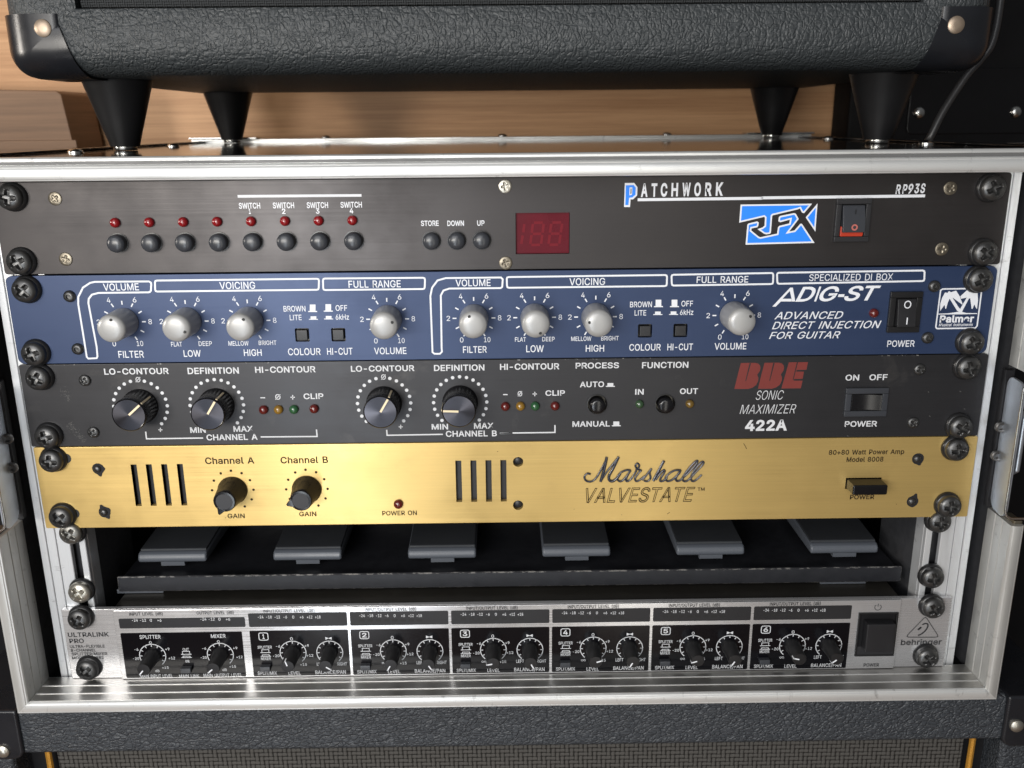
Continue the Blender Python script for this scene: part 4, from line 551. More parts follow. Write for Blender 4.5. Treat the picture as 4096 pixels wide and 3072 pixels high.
# brown wooden box on it
r = thing('wooden_box', 'dark brown wooden box with slanted side behind the left foot of the amplifier', 'box', (-400, 380, 4))
MB().prism([(-520, 4.2), (-362, 4.2), (-367, 51), (-371, 53.5), (-520, 58)], 360, 420).build('body', M['wood_dark'], r, bevel=1.2)
MB().box(-520, -358.5, 357, 359.8, 4.2, 14).build('plinth', M['wood_dark'], r, bevel=.8)

# ------------------------------------------------------------------ speaker cabinet under the rack
r = thing('speaker_cabinet', 'black pebbled vinyl guitar speaker cabinet with woven grey grille cloth, under the rack case', 'speaker cabinet', (0, 150, -800))
mb = MB()
mb.box(-300, 300, -15, 340, -304.4, -276.2)      # top board with its header
mb.box(-300, -271, -15, 340, -800, -304.4); mb.box(271, 300, -15, 340, -800, -304.4); mb.box(-271, 271, -15, 340, -800, -770)
mb.build('shell', M['tolex_cab'], r, bevel=3.2, seg=3)
MB().box(-271, 271, 2, 14, -770, -304).build('baffle', M['matt_black'], r)
MB().box(-253.5, 256.5, -3.5, 1.8, -770, -305).build('grille_cloth', M['cloth_cab'], r, bevel=1)
for x in (-257.2, 260.2):
    MB().tube([(x, -5, z) for z in range(-768, -304, 4)], 1.75, 8).build('piping', M['gold_cord'], r)
for sx, x0, z0 in ((-1, 263.6, -306), (1, 269.2, -307)):
    pts = [(x0, -275.2), (x0, z0+5), (x0+1.5, z0+1.5), (x0+5, z0), (302, z0), (302, -275.2)]
    c = MB().prism([(sx*a, b) for a, b in pts], -17.2, 45).build('corner_protector', M['corner'], r, bevel=1.6, seg=3)
    xs, zs = (-274, -299.7) if sx < 0 else (275.6, -293)
    MB().lathe(xs, zs, -17.2, [(3.8, 0), (3.6, 1.2), (2.2, 2.3), (0, 2.6)], 20).build('screw', M['screw_steel'], c)

# ------------------------------------------------------------------ rack case
case = thing('rack_case', 'black flight case with bright aluminium edging holding five rack units', 'rack case', (0, 170, -275.5))
xi, zb = 253.7, -267.4                  # inner edge of the front frame
PROF = [(0, 2), (0, -5.6), (.35, -6), (0, -6.4), (0, -12.6), (.35, -13), (0, -13.4), (0, -20.2), (.5, -20.9), (1.1, -21), (1.5, -21.35), (3.4, -21.7), (5.3, -21.3), (5.7, -20.9), (6.3, -20.9), (6.9, -20.3), (6.9, 30), (5.2, 30), (5.2, 4), (1.2, 2.0)]
def run(mb, A, B):                       # A, B: functions n, y -> point
    n = len(PROF); mb.add([A(*p) for p in PROF] + [B(*p) for p in PROF], [(i, (i+1) % n, n+(i+1) % n, n+i) for i in range(n)] + [tuple(range(n)), tuple(range(2*n-1, n-1, -1))])
for sx in (-1, 1):
    for z0, z1 in ((None, -173), (-95, 1.2)):
        mb = MB()
        A = (lambda n, y, sx=sx: (sx*(xi+n), y, zb-n)) if z0 is None else (lambda n, y, sx=sx, z0=z0: (sx*(xi+n), y, z0))
        run(mb, A, lambda n, y, sx=sx, z1=z1: (sx*(xi+n), y, z1))
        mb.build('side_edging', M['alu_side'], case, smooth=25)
mb = MB(); run(mb, lambda n, y: (-xi-n, y, zb-n), lambda n, y: (xi+n, y, zb-n)); mb.build('bottom_edging', M['alu_x'], case, smooth=25)
MB().box(-xi+.2, xi-.2, -19.8, 1.5, zb, zb+.15).build('bottom_lip', M['alu_floor'], case, uv=True, smooth=0)
mb = MB()
for y in (-13.6, -6.4): mb.box(-xi+.3, xi-.3, y-.28, y+.28, zb+.15, zb+.42)
mb.build('lip_rib', M['alu_x'], case, smooth=0)
# top edging: convex face, grey groove, bright upper edge
MB().prism_x([(2, .9), (-20.3, .9), (-21, 1.2), (-21.2, 1.7), (-21.6, 2.0), (-22.1, 3.2), (-22.1, 5.2), (-21.6, 6.5), (-21.2, 6.9), (-21.4, 7.3), (-21.0, 7.8), (-19.9, 8.0), (-19.9, 9.5), (-20.8, 9.7), (-20.9, 10.6), (-20.2, 11.3), (-18.6, 11.5), (-17, 11.3), (-17, 8), (2, 8)], -262, 262).build('top_edging', M['alu_x'], case, smooth=25)
MB().box(-261.5, 261.5, -20.05, -19.85, 8.05, 9.45).build('edging_groove', M['groove'], case, smooth=0)
MB().box(-259, 259, -16.9, 357.8, 8.1, 10.7).build('lid_panel', M['laminate'], case)
MB().prism_x([(357.9, 8), (357.9, 11.6), (358.3, 12), (358.3, 13), (358.8, 13.5), (368, 13.5), (368, -8), (366, -8), (366, 8)], -262, 262).build('rear_edging', M['alu_x'], case, smooth=25)
for sx in (-1, 1):
    a, b = sorted((sx*250.5, sx*261.2))
    MB().box(a, b, -16.8, 357.7, 10.8, 12.2).build('lid_edging', M['laminate'], case, bevel=.5)
    a, b = sorted((sx*255.2, sx*258.7))
    mb = MB(); mb.box(a, b, 4.2, 365, zb-6.5, 8); mb.build('side_panel', M['inside_wall'], case)
    a, b = sorted((sx*206, sx*262.5))
    MB().box(a, b, 352, 370, 13.6, 15).build('corner_plate', M['steel'], case, bevel=.4)
    a, b = sorted((sx*262.0, sx*244.0))
    MB().box(a, b, -15, 14, 12.3, 13.2).build('corner_plate', M['steel'], case, bevel=.4)
for x, y, z in ((-232, 73, 10.7), (-228, 215, 10.7), (240, 92, 10.7), (243, 262, 10.7), (-150, 363, 13.5), (0, 363, 13.5), (140, 363, 13.5)):
    MB().lathe_z(x, y, [(4.2, z), (4.1, z+.9), (3, z+1.9), (.6, z+2.4)], 18).build('lid_screw', M['steel'], case)
MB().box(-255, 255, 4.2, 365, zb-6.4, zb-3).build('bottom_panel', M['matt_black'], case)
MB().box(-255, 255, 362, 365, zb-2.9, 8).build('back_panel', M['matt_black'], case)

# fasteners ------------------------------------------------------------------
def pan_head(mb, cx, cz, y0, R, h, rot, cross=.60, n=64):
    """domed head with a sunk cross recess"""
    rs = [1.0, .985, .94, .86, .76, .66, .58, .52, .46, .40, .34, .28, .22, .16, .10]
    vs = []; fs = []
    vs += [(cx + R*math.sin(2*math.pi*i/n), y0, cz + R*math.cos(2*math.pi*i/n)) for i in range(n)]
    for q_ in rs:
        for i in range(n):
            a = 2*math.pi*i/n; x, z = q_*R*math.sin(a), q_*R*math.cos(a)
            d = h*(.38 + .62*math.sqrt(max(0, 1-q_*q_)))
            u = x*math.cos(rot) + z*math.sin(rot); v = -x*math.sin(rot) + z*math.cos(rot)
            wd = .155*R + .06*R*(1-q_)
            k = min(max((wd - min(abs(u), abs(v)))/(.06*R), 0), 1)*min(max((cross*R - max(abs(u), abs(v)))/(.08*R), 0), 1)
            k = max(k, min(max((.22 - q_)/.08, 0), 1)); d -= k*h*.62*(1 - .35*q_/cross)
            vs.append((cx + x, y0 - d, cz + z))
    c = len(vs); vs.append((cx, y0 - h*.38, cz))
    for j in range(len(rs)): fs += [(j*n+i, j*n+(i+1) % n, (j+1)*n+(i+1) % n, (j+1)*n+i) for i in range(n)]
    fs += [(len(rs)*n+i, len(rs)*n+(i+1) % n, c) for i in range(n)]
    return mb.add(vs, fs)
def rack_screw(x, z, parent, mat='screw_black', y=0., washer=True):
    x += random.uniform(-.3, .3); z += random.uniform(-.3, .3)
    s_ = pan_head(MB(), x, z, y-2.2, 5.9, 4.3, random.uniform(0, 1.5)).build('rack_screw', M[mat], parent, smooth=50)
    if washer: MB().lathe(x, z, y, [(6.9, 0), (6.9, .9), (6.5, 1.7), (5.9, 2.3), (5.3, 2.4)], 32).build('cup_washer', M['washer_black'], s_)
    return s_
def small_screw(x, z, parent, mat, R=3.3, h=1.1, y=0.):
    return pan_head(MB(), x, z, y, R, h, random.uniform(0, 1.5), .6, 40).build('panel_screw', M[mat], parent, smooth=50)
def socket_bolt(x, z, parent, R=2.9):
    return MB().lathe(x, z, 0, [(R, 0), (R, .8), (R*.9, 1.6), (R*.55, 2.1), (R*.42, 2.1), (R*.4, 1.0), (0, .9)], 24).build('panel_bolt', M['screw_black'], parent, smooth=45)

for sx in (-1, 1):
    mb = MB()
    for a, b in ((231.6, 238.4), (238.7, 243.6), (243.9, 247.8), (223.4, 226.8)):
        a_, b_ = sorted((sx*a, sx*b)); mb.box(a_, b_, 3.3, 6.5, -268.5, .4)
    a_, b_ = sorted((sx*223.4, sx*225)); mb.box(a_, b_, 6.5, 16, -268.5, .4)
    rail = mb.build('rack_rail', M['alu_z'], case, bevel=.3, seg=1)
    a_, b_ = sorted((sx*225.2, sx*247)); MB().box(a_, b_, 9, 12, -268.5, .4).build('nut_strip', M['satin_black'], case)
    a_, b_ = sorted((sx*224, sx*226)); MB().box(a_, b_, 16.2, 60, -268.5, .4).build('rail_bracket', M['inside_wall'], case)
    for z, m in ((-180.2, 'screw_grey'), (-214.8 if sx < 0 else -212.6, 'screw_steel')):
        rack_screw(sx*228.3, z+.3, rail, 'screw_black' if (sx > 0) else m, 3.3)
    # recessed latch dish let into the edging
    pl = MB(); ys = [-21, -20, -10, -3.2]; n = 8
    def dish(y): return 249.4 + (y+21)*.13
    prof = rcorner(-21, -2.2, -169.5, -99, 6)     # (y, z)
    prof = [(y, z) for y, z in prof]
    k = len(prof)
    pl.add([(sx*dish(y), y, z) for y, z in prof] + [(sx*(dish(y)+1.3), y, z) for y, z in prof], [tuple(range(k)), tuple(range(2*k-1, k-1, -1))] + [(i, (i+1) % k, k+(i+1) % k, k+i) for i in range(k)])
    dsh = pl.build('latch_dish', M['zinc'], case, smooth=30)
    e = [(sx*249.2, -21.2, z) for z in range(-163, -100, 6)]
    e = [(sx*262, -21.2, -169)] + [(sx*253, -21.2, -169), (sx*250.6, -21.2, -167.6), (sx*249.3, -21.2, -165)] + e + [(sx*249.3, -21.2, -101), (sx*250.6, -21.2, -98.6), (sx*262, -21.2, -97.6)]
    MB().tube(e, .55, 8).build('dish_rim', M['steel'], dsh)
    for z in (-126, -141.5):
        x = sx*250.5
        MB().lathe(x, z, -3.5, [(2.7, 0), (2.7, 1.4), (2.2, 1.9), (1.5, 1.6), (1.3, .3), (0, .2)], 20).build('tube_rivet', M['rivet_dark'], dsh)
    a_, b_ = sorted((sx*251, sx*255)); MB().box(a_, b_, -1.6, 2, -171, -97).build('dish_back', M['satin_black'], dsh)
    wing = MB(); wing.prism_x([(-16, -118), (-12, -115), (-5, -115), (-3, -118), (-3, -146), (-5, -149), (-12, -149), (-16, -146)], min(sx*254.5, sx*257), max(sx*254.5, sx*257))
    wing.build('latch_wing', M['zinc'], case, bevel=.8)
    a_, b_ = sorted((sx*256.2, sx*260.4)); MB().box(a_, b_, -19, -8, -173.9, -171.2).build('latch_rivet_strip', M['screw_brass'], case, bevel=.5)

# ------------------------------------------------------------------ amplifier head on the case
r = thing('amplifier_head', 'black leather-grain vinyl amplifier head on four tapered feet standing on the rack case', 'amplifier', (0, 208, 11.8))
HW, ZB_, ZT_ = 260.3, 50.2, 300
SX = 1.27                                # the front edge is rounder on the sides
def amp_path(i, n=7):                    # rounded rectangle, inset by i
    rr = max(13 - i, .02); o = []
    x0, x1, z0, z1 = -HW+i*SX, HW-i*SX, ZB_+i, ZT_-i
    for cx, cz, a0 in ((x1-rr, z1-rr, 0), (x0+rr, z1-rr, 90), (x0+rr, z0+rr, 180), (x1-rr, z0+rr, 270)):
        o += [(cx + rr*math.cos(math.radians(a0+90*k/n)), cz + rr*math.sin(math.radians(a0+90*k/n))) for k in range(n+1)]
    return o
APROF = [(0, 352), (0, 84), (.5, 79.5), (1.8, 75.5), (4, 71.6), (7.2, 68.6), (11, 66.8), (15, 66.1), (31.5, 66), (32.5, 66.6), (32.5, 76)]
mb = MB(); vs = []; n = 32
for i, y in APROF: vs += [(x, y, z) for x, z in amp_path(i)]
fs = [(j*n+k, j*n+(k+1) % n, (j+1)*n+(k+1) % n, (j+1)*n+k) for j in range(len(APROF)-1) for k in range(n)]
mb.add(vs, fs + [tuple(range(n))]); mb.build('shell', M['tolex_head'], r, smooth=50)
MB().box(-HW+36, HW-36, 74, 79, ZB_+30, ZT_-30).build('grille_frame', M['matt_black'], r)
MB().box(-218, 219, 69.5, 73.9, ZB_+33.2, ZT_-33).build('grille_cloth', M['cloth_head'], r, bevel=1.5)
for sx in (-1, 1):
    # plastic corner hugging the rounded corner
    P_ = [(0, 112), (0, 84), (.4, 78), (1.7, 74.2), (3.9, 70.4), (7.2, 67.3), (11, 65.5), (15, 64.8), (23, 64.7), (25.4, 65.0), (26.2, 65.8), (26.4, 67.2)]
    vs = []; ns = 0
    for i, y in P_:
        i2 = i - 1.2; rr = max(13 - i2, .02); x0 = -HW + i2*SX; z0 = ZB_ + i2
        row = [(x0, 80.4 + (z0+rr-80.4)*k/3) for k in range(3)]
        row += [(x0 + rr - rr*math.cos(math.radians(a)), z0 + rr - rr*math.sin(math.radians(a))) for a in range(0, 91, 10)]
        xe = max(-220.6 - i*.30, x0+rr+.3); row += [((x0+rr+xe)/2, z0), (xe, z0)]
        ns = len(row); vs += [(-sx*x if sx > 0 else x, y, z) for x, z in row]
    fs = [(j*ns+k, j*ns+k+1, (j+1)*ns+k+1, (j+1)*ns+k) for j in range(len(P_)-1) for k in range(ns-1)]
    c = MB().add(vs, fs).build('corner_protector', M['corner'], r, smooth=60)
    MB().lathe(sx*236.3, 73.4 if sx < 0 else 71.4, 64.9, [(4.5, 0), (4.3, .7), (3.2, 1.4), (1.5, 1.6), (0, 1.65)], 24).build('rivet', M['rivet_dull'], c)
    for y in (119, 341):
        f = MB().lathe_z(sx*223, y, [(7.8, 13.0), (8.3, 13.2), (8.7, 15), (19.2, 49.2), (19.6, 50.1)], 48).build('foot', M['black_plastic'], r, smooth=45)
        MB().lathe_z(sx*223, y, [(6.6, 10.9), (6.8, 11.2), (6.8, 12.9), (6.2, 12.95)], 24).build('foot_pad', M['steel'], f)
c = MB().tube(spline([(268, 152, 10.9), (269, 150, 15), (275, 150, 29.8), (285.8, 150, 48.9), (294.4, 150, 59.8), (300, 150, 70), (303, 153, 95), (303, 158, 150), (300, 165, 250)], 6), 2.3, 12).build('cable', M['cable'], None, at=(268, 152, 10.9))
tag(c, 'thin black cable rising from the right end of the rack case lid', 'cable')

# ------------------------------------------------------------------ the rack units
def unit(name, label, x0, x1, z0, z1, mat, rad=.8, depth=200, chz=(1.4, 1.4)):
    t = thing(name, label, 'rack unit', (0, 60, z0), 'units screwed into the rack case')
    p = MB().prism(rcorner(x0, x1, z0, z1, rad), 0, 3).build('faceplate', M[mat], t, bevel=.35, seg=2, uv=True)
    return t, p
def chassis(t, z0, z1, d=180, m='chassis', x=214):
    return MB().box(-x, x, 3.2, d, z0, z1).build('chassis', M[m], t, bevel=.8, uv=True)
EIA = lambda top: (top - 6.6, top - 37.6)
def knob_pointer(mb, x, z, ang, r0, r1, wd, d0, d1):
    a = math.radians(ang); ux, uz = math.sin(a), math.cos(a); px, pz = uz, -ux
    pts = [(x+ux*r0+px*wd/2, z+uz*r0+pz*wd/2), (x+ux*r1+px*wd/2, z+uz*r1+pz*wd/2), (x+ux*r1-px*wd/2, z+uz*r1-pz*wd/2), (x+ux*r0-px*wd/2, z+uz*r0-pz*wd/2)]
    return mb.prism(pts, -d1, -d0)
def led(t, x, z, mat, name='indicator_led', R=2.4, bez=None):
    return MB().lathe(x, z, 0, [(R, 0), (R, .9), (R*.88, 1.9), (R*.55, 2.6), (0, 2.9)], 24).build(name, M[mat], t, smooth=60)

# ---- unit 1: programmable switcher
D = DATA['u1']
t, fp = unit('switching_unit', 'charcoal rack unit with eight round buttons, eight red lights and a red digit window', -241, 241, -43.9, -.3, 'charcoal', 1.5)
(dx0, dz1), (dx1, dz0) = D['disp']
mb = MB(); mb.box(dx0, dx1, -5, 10, dz0, dz1)
for (x, z) in D['leds'] + D['btn3']: pass
cut(fp, mb); chassis(t, -43, -2)
wdw = MB().box(dx0+.1, dx1-.1, 1.6, 2.8, dz0+.1, dz1-.1).build('display_window', M['window_red'], t)
mb = MB()
def seg8(mb, x, z, wd, h, y, sl=.13):
    P_ = lambda u, v: (x + u*wd/2 + v*h/2*sl, z + v*h/2)
    for a, b in (((-1, 1), (1, 1)), ((-1, 0), (1, 0)), ((-1, -1), (1, -1)), ((-1, 1), (-1, 0)), ((1, 1), (1, 0)), ((-1, 0), (-1, -1)), ((1, 0), (1, -1))):
        p0, p1 = Vector(P_(*a)), Vector(P_(*b)); dd = (p1-p0).normalized()*.55; mb.stroke([p0+dd, p1-dd], 1.25, y)
cxd, czd = (dx0+dx1)/2, (dz0+dz1)/2
seg8(mb, cxd-2.6, czd-.3, 5.2, 10.6, 1.52); seg8(mb, cxd+6.2, czd-.3, 5.2, 10.6, 1.52)
mb.stroke([(cxd-8.7, czd+4.4), (cxd-9.2, czd+.5)], 1.25, 1.52); mb.stroke([(cxd-9.5, czd-1), (cxd-10.2, czd-5)], 1.25, 1.52)
mb.build('unlit_digits', M['digit'], wdw, flat=True, smooth=0)
for x, z in D['leds']: led(t, x, -19.55, 'led_red')
def button1(x, z, R=4.25, L=4.9):
    b = MB().lathe(x, z, 0, [(R, .05), (R, L-1.6), (R*.93, L-.7), (R*.7, L), (R*.35, L+.35), (0, L+.45)], 36).build('push_button', M['rubber_grey'], t, smooth=60)
    MB().lathe(x, z, 0, [(R+.55, 0), (R+.5, .35), (R, .36)], 32).build('button_collar', M['washer_black'], b)
for x, z in D['leds']: button1(x+.15, -29.2)
for x, z in D['btn3']: button1(x, -29.6, 4.1, 4.0)
for i, (x, z) in enumerate(D['screws']): small_screw(x, z, t, 'screw_steel' if i == 2 else 'screw_brass', 3.2, .75)
mb = MB(); letters(mb, D['text'], -.08)
for P_, th, cl in D['line']: mb.stroke(P_, th, -.08, cl)
mb.build_marks('lettering', M['ink_white'], t)
for side in (0, 1):                              # blue initial on the left, badge on the right
    pick = lambda k_: [P_ for P_ in D[k_] if (P_[0][0] > 95) == bool(side)]
    mb = MB()
    for P_ in pick('white'): mb.sheet(P_, -.08)
    logo = mb.build('printed_logo', M['ink_white'], t, flat=True, smooth=0)
    for key, dy, m_, nm in (('blue', -.12, 'ink_blue', 'logo_blue'), ('white2', -.16, 'ink_white', 'logo_counter'), ('black', -.20, 'ink_slate', 'logo_counter_hole')):
        mb = MB()
        for P_ in pick(key): mb.sheet(P_, dy)
        if mb.f: mb.build(nm, M[m_], logo, flat=True, smooth=0)
def rocker(t, x0, x1, z0, z1, proud, m_bez, m_rock, bw, lean, horiz=False, gap=0., bulge=1.2):
    """bezel frame with a curved rocker inside; lean = how far the low end sticks out"""
    sw = MB(); sw.box(x0, x1, -proud, 0, z1-bw, z1); sw.box(x0, x1, -proud, 0, z0, z0+bw); sw.box(x0, x0+bw, -proud, 0, z0+bw, z1-bw); sw.box(x1-bw, x1, -proud, 0, z0+bw, z1-bw)
    s_ = sw.build('rocker_switch', M[m_bez], t, bevel=.35, seg=2)
    MB().box(x0+bw, x1-bw, -.3, 0, z0+bw, z1-bw).build('switch_well', M['matt_black'], s_)
    g = .5; pts = []
    if not horiz:
        a, b = z1-bw-g, z0+bw+g+gap
        for i in range(13):
            u = i/12; pts.append((-(proud + .1 + lean[0]*(1-u) + lean[1]*u + bulge*(1-(2*u-1)**2)*.35), a + (b-a)*u))
        pts = [(-.35, a)] + pts + [(-.35, b)]
        rk = MB().prism_x(pts, x0+bw+g, x1-bw-g)
    else:
        a, b = x0+bw+g, x1-bw-g
        for i in range(13):
            u = i/12; pts.append((a + (b-a)*u, -(proud - .6 + lean[0]*(1-u) + lean[1]*u - bulge*math.sin(u*math.pi)*.5)))
        pts = [(a, -.35)] + pts + [(b, -.35)]; k = len(pts)
        rk = MB(); rk.add([(x, y, z0+bw+g) for x, y in pts] + [(x, y, z1-bw-g) for x, y in pts], [tuple(range(k)), tuple(range(2*k-1, k-1, -1))] + [(i, (i+1) % k, k+(i+1) % k, k+i) for i in range(k)])
    rk.build('rocker', M[m_rock], s_, bevel=.3, seg=2, smooth=35)
    return s_
(sx0, sz1), (sx1, sz0) = D['sw']
s_ = rocker(t, sx0, sx1, sz0, sz1, 2.0, 'satin_black', 'rubber_grey', 2.6, (-.5, 2.2), gap=1.6, bulge=2.0)
cx_ = (sx0+sx1)/2
mb = MB().prism([(sx0+2.65, sz0+2.65), (sx1-3.4, sz0+2.65), (sx1-3.2, sz0+3.6), (sx1-3.2, sz0+5), (sx0+2.65, sz0+7.5)], -2.6, -.35); mb.build('rocker_side', M['switch_red'], s_, bevel=.4)
mb = MB(); mb.stroke([(cx_+.4, sz1-5), (cx_+.4, sz1-7.2)], .5, -3.42); mb.build('on_mark', M['ink_slate'], s_, flat=True, smooth=0)
mb = MB(); mb.stroke([(cx_+1.15*math.cos(a/8*math.pi), sz0+7.2+1.15*math.sin(a/8*math.pi)) for a in range(16)], .75, -4.72, True); mb.build('off_mark', M['mark_red'], s_, flat=True, smooth=0)
for x in (-231, 231):
    for z in (-7.0, -37.6): rack_screw(x, z, t)

# ---- unit 2: blue guitar DI box
D = DATA['u2']
t, fp = unit('direct_box_unit', 'blue rack unit with eight silver knobs and white lettering', -241.3, 240.4, -88.5, -44.6, 'blue', 3.2)
mb = MB()
for x, z in D['btns']: mb.prism(rcorner(x-3.5, x+3.5, z-3.4, z+3.4, .7), -3, 6)
cut(fp, mb); chassis(t, -87.5, -46)
for i, (x, z) in enumerate(D['btns']):
    MB().box(x-2.7, x+2.7, -.9, 2.5, z-2.6, z+2.6).build('square_button', M['satin_black'], t, bevel=.35)
for (x, z), ang in zip(D['knobs'], (12, 111, 29, 66, 339, 153, 280, 51)):
    z = -67.7
    kb = MB().lathe(x, z, 0, [(7.0, .4), (7.05, 1.0), (6.75, 14.6), (6.55, 15.7), (6.0, 16.5), (4.2, 17.1), (2, 17.35), (0, 17.4)], 48).build('knob', M['knob_silver'], t, at=(x, 0, z), smooth=50)
    a = math.radians(ang)
    MB().lathe(x+4.55*math.sin(a), z+4.55*math.cos(a), -16.75, [(.75, 0), (.75, .35), (.5, .38), (0, .3)], 14).build('indicator_dot', M['ink_black'], kb)
for x, z in D['bolts']: socket_bolt(x, z, t)
mb = MB(); letters(mb, D['text'], -.08)
for P_, th, cl in D['line']: mb.stroke(P_, th, -.08, cl)
for P_ in D['white']: mb.sheet(P_, -.08)
for P_ in D['white2']: mb.sheet(P_, -.11)
for P_ in D['white3']: mb.sheet(P_, -.14)
for i, (x, z) in enumerate(D['knobs']):
    z = -67.7
    for a in range(-150, 151, 30):
        s1, c1 = math.sin(math.radians(a)), math.cos(math.radians(a)); mb.stroke([(x+8.6*s1, z+8.6*c1), (x+10.5*s1, z+10.5*c1)], .62, -.08)
    NL = [('2', -90), ('4', -30), ('6', 30), ('8', 90)] + ([('0', -150), ('10', 150)] if i in (0, 3, 4, 7) else [])
    letters(mb, [(c_, x+12.6*math.sin(math.radians(a)), z+12.6*math.cos(math.radians(a)), 3.2 if c_ == '10' else 1.75, 2.5, 'n') for c_, a in NL], -.08)
mb.build_marks('lettering', M['ink_white'], t)
x, z = D['led'][0]; led(t, x, z, 'led_dark', R=2.3)
(sx0, sz1), (sx1, sz0) = D['sw']
s_ = rocker(t, sx0, sx1, sz0, sz1, 1.8, 'black_plastic', 'satin_black', 3.0, (.6, 3.0), bulge=.4)
cx_ = (sx0+sx1)/2
mb = MB(); mb.stroke([(cx_+1.5*math.cos(a/10*math.pi), sz1-6+1.7*math.sin(a/10*math.pi)) for a in range(20)], .5, -3.5, True)
mb.stroke([(cx_, sz0+8.2), (cx_, sz0+4.8)], .55, -4.75); mb.build('switch_marks', M['ink_white'], s_, flat=True, smooth=0)
for x in (-231, 230.6):
    for z in (-50.9, -82.2): rack_screw(x, z, t)

# ---- unit 3: sonic processor
D = DATA['u3']
t, fp = unit('signal_processor', 'dark grey rack unit with four black spun-cap knobs and faded red letters', -241.6, 241.8, -132.0, -88.9, 'dark_panel', 1.0)
mb = MB()
for x, z in D['pbtn']: mb.lathe(x, z, 6, [(0, 0), (4.9, 0), (4.9, 10), (0, 10)], 28)
cut(fp, mb); chassis(t, -131, -90)
for (x, z), ang in zip(D['knobs'], (49, 33, 31, 272)):
    z = -110.9; R = 8.5
    kb = MB().lathe(x, z, 0, [(9.0, .4), (9.0, 1.6), (8.5, 2.2), (8.35, 13.6), (8.45, 14.0), (8.3, 14.9), (7.9, 15.3), (7.75, 15.2)], 72, .035, 4).build('knob', M['black_gloss'], t, at=(x, 0, z), smooth=40)
    MB().lathe(x, z, 0, [(7.8, 15.1), (5, 15.16), (2.5, 15.19), (0, 15.2)], 64).build('spun_cap', M['spun'], kb, at=(x, 0, z), smooth=60)
    mb = MB(); knob_pointer(mb, x, z, ang, .2, 7.7, 1.0, 15.1, 15.45); knob_pointer(mb, x, z, ang, 8.3, 8.65, .9, 2.5, 14.2)
    mb.build('pointer_line', M['cream'], kb, smooth=0)
for (x, z), c_ in zip(D['leds'], ('dark', 'amber', 'green', 'dark')*2): led(t, x, z, 'led_'+c_, R=2.35)
for (x, z), c_ in zip(D['leds2'], ('dim', 'ochre')): led(t, x, z, 'led_'+c_, R=2.2)
for i, (x, z) in enumerate(D['pbtn']):
    b = MB().lathe(x, z, 0, [(3.9, -2), (3.9, 3.6), (3.6, 4.3), (2.8, 4.6), (0, 4.7)], 32).build('push_button', M['steel' if i == 0 else 'black_gloss'], t, smooth=50) if 0 else \
        MB().lathe(x, z, 0, [(3.9, -2), (3.9, 3.6), (3.6, 4.3), (2.8, 4.6), (0, 4.7)], 32).build('push_button', M['black_gloss'], t, smooth=50)
    MB().lathe(x, z, 0, [(5.3, 0), (5.2, .35), (4.9, .4), (4.85, -1)], 32).build('button_collar', M['washer_black'], b)
for x, z in D['bolts']: small_screw(x, z, t, 'screw_black', 2.9, 1.7)
mb = MB(); letters(mb, D['text'], -.08)
for P_, th, cl in D['line']: mb.stroke(P_, th, -.08, cl)
for P_ in D['white']: mb.sheet(P_, -.08)
for i, (x, z) in enumerate(D['knobs']):
    for k_ in range(19):
        if k_ == 9 and i in (0, 2): continue
        a = math.radians(-135 + 15*k_); mb.disc(x+13.4*math.sin(a), -110.9+13.4*math.cos(a), .88, -.08, 14)
mb.build_marks('lettering', M['ink_grey'], t)
mb = MB()
for P_ in D['red']: mb.sheet(P_, -.08)
for P_ in D['red2']: mb.sheet(P_, -.11)
lg = mb.build('printed_logo', M['ink_red'], t, flat=True, smooth=0)
mb = MB()
for P_ in D['slit']: mb.sheet(P_, -.15)
mb.build('logo_slits', M['dark_panel'], lg, flat=True, smooth=0, uv=True)
(sx0, sz1), (sx1, sz0) = D['sw']
rocker(t, sx0, sx1, sz0, sz1, 1.5, 'rubber_grey', 'black_gloss', 3.0, (-.3, 1.6), True, bulge=1.2)
for x in (-231.2, 230.8):
    for z in (-95.2, -125.9): rack_screw(x, z, t)
mb = MB()                                        # rubbed patches and nicks in the paint
for (xa, za), (xb, zb2), n_ in (((-222.0, -100.5), (-219.0, -107.5), 60), ((-221.0, -119.5), (-214.5, -129.5), 140)):
    for i in range(n_):
        u = random.random(); w_ = random.gauss(0, .9); x = xa + (xb-xa)*u + w_*.9; z = za + (zb2-za)*u + w_*.7
        l_ = random.uniform(.15, .55); a = random.gauss(.9, .5); mb.stroke([(x, z), (x+l_*math.cos(a), z-l_*math.sin(a))], random.uniform(.08, .22), -.06 - .0002*i)
for x, z in ((213.3, -108.2), (215.4, -121.0), (229.5, -108.1), (232.8, -117.4), (174.5, -131.2)): mb.stroke([(x, z), (x+.5, z-.1), (x+.7, z-.4)], .3, -.06)
mb.build_marks('scuff', M['scuff'], t, 3.0)
mb = MB()                                        # bare metal chips along the top edge
for i in range(46):
    x = random.uniform(-235, 235) if i < 26 else random.choice((random.uniform(160, 205), random.uniform(28, 45), random.uniform(186, 204)))
    l_ = random.uniform(.3, 1.6); mb.prism([(x, -89.35), (x+l_, -89.3), (x+l_*.8, -88.95), (x+.1, -88.88)], -.05, .4)
for m_ in mb.clusters(2.0): m_.build('edge_chip', M['chipped'], t, smooth=0)

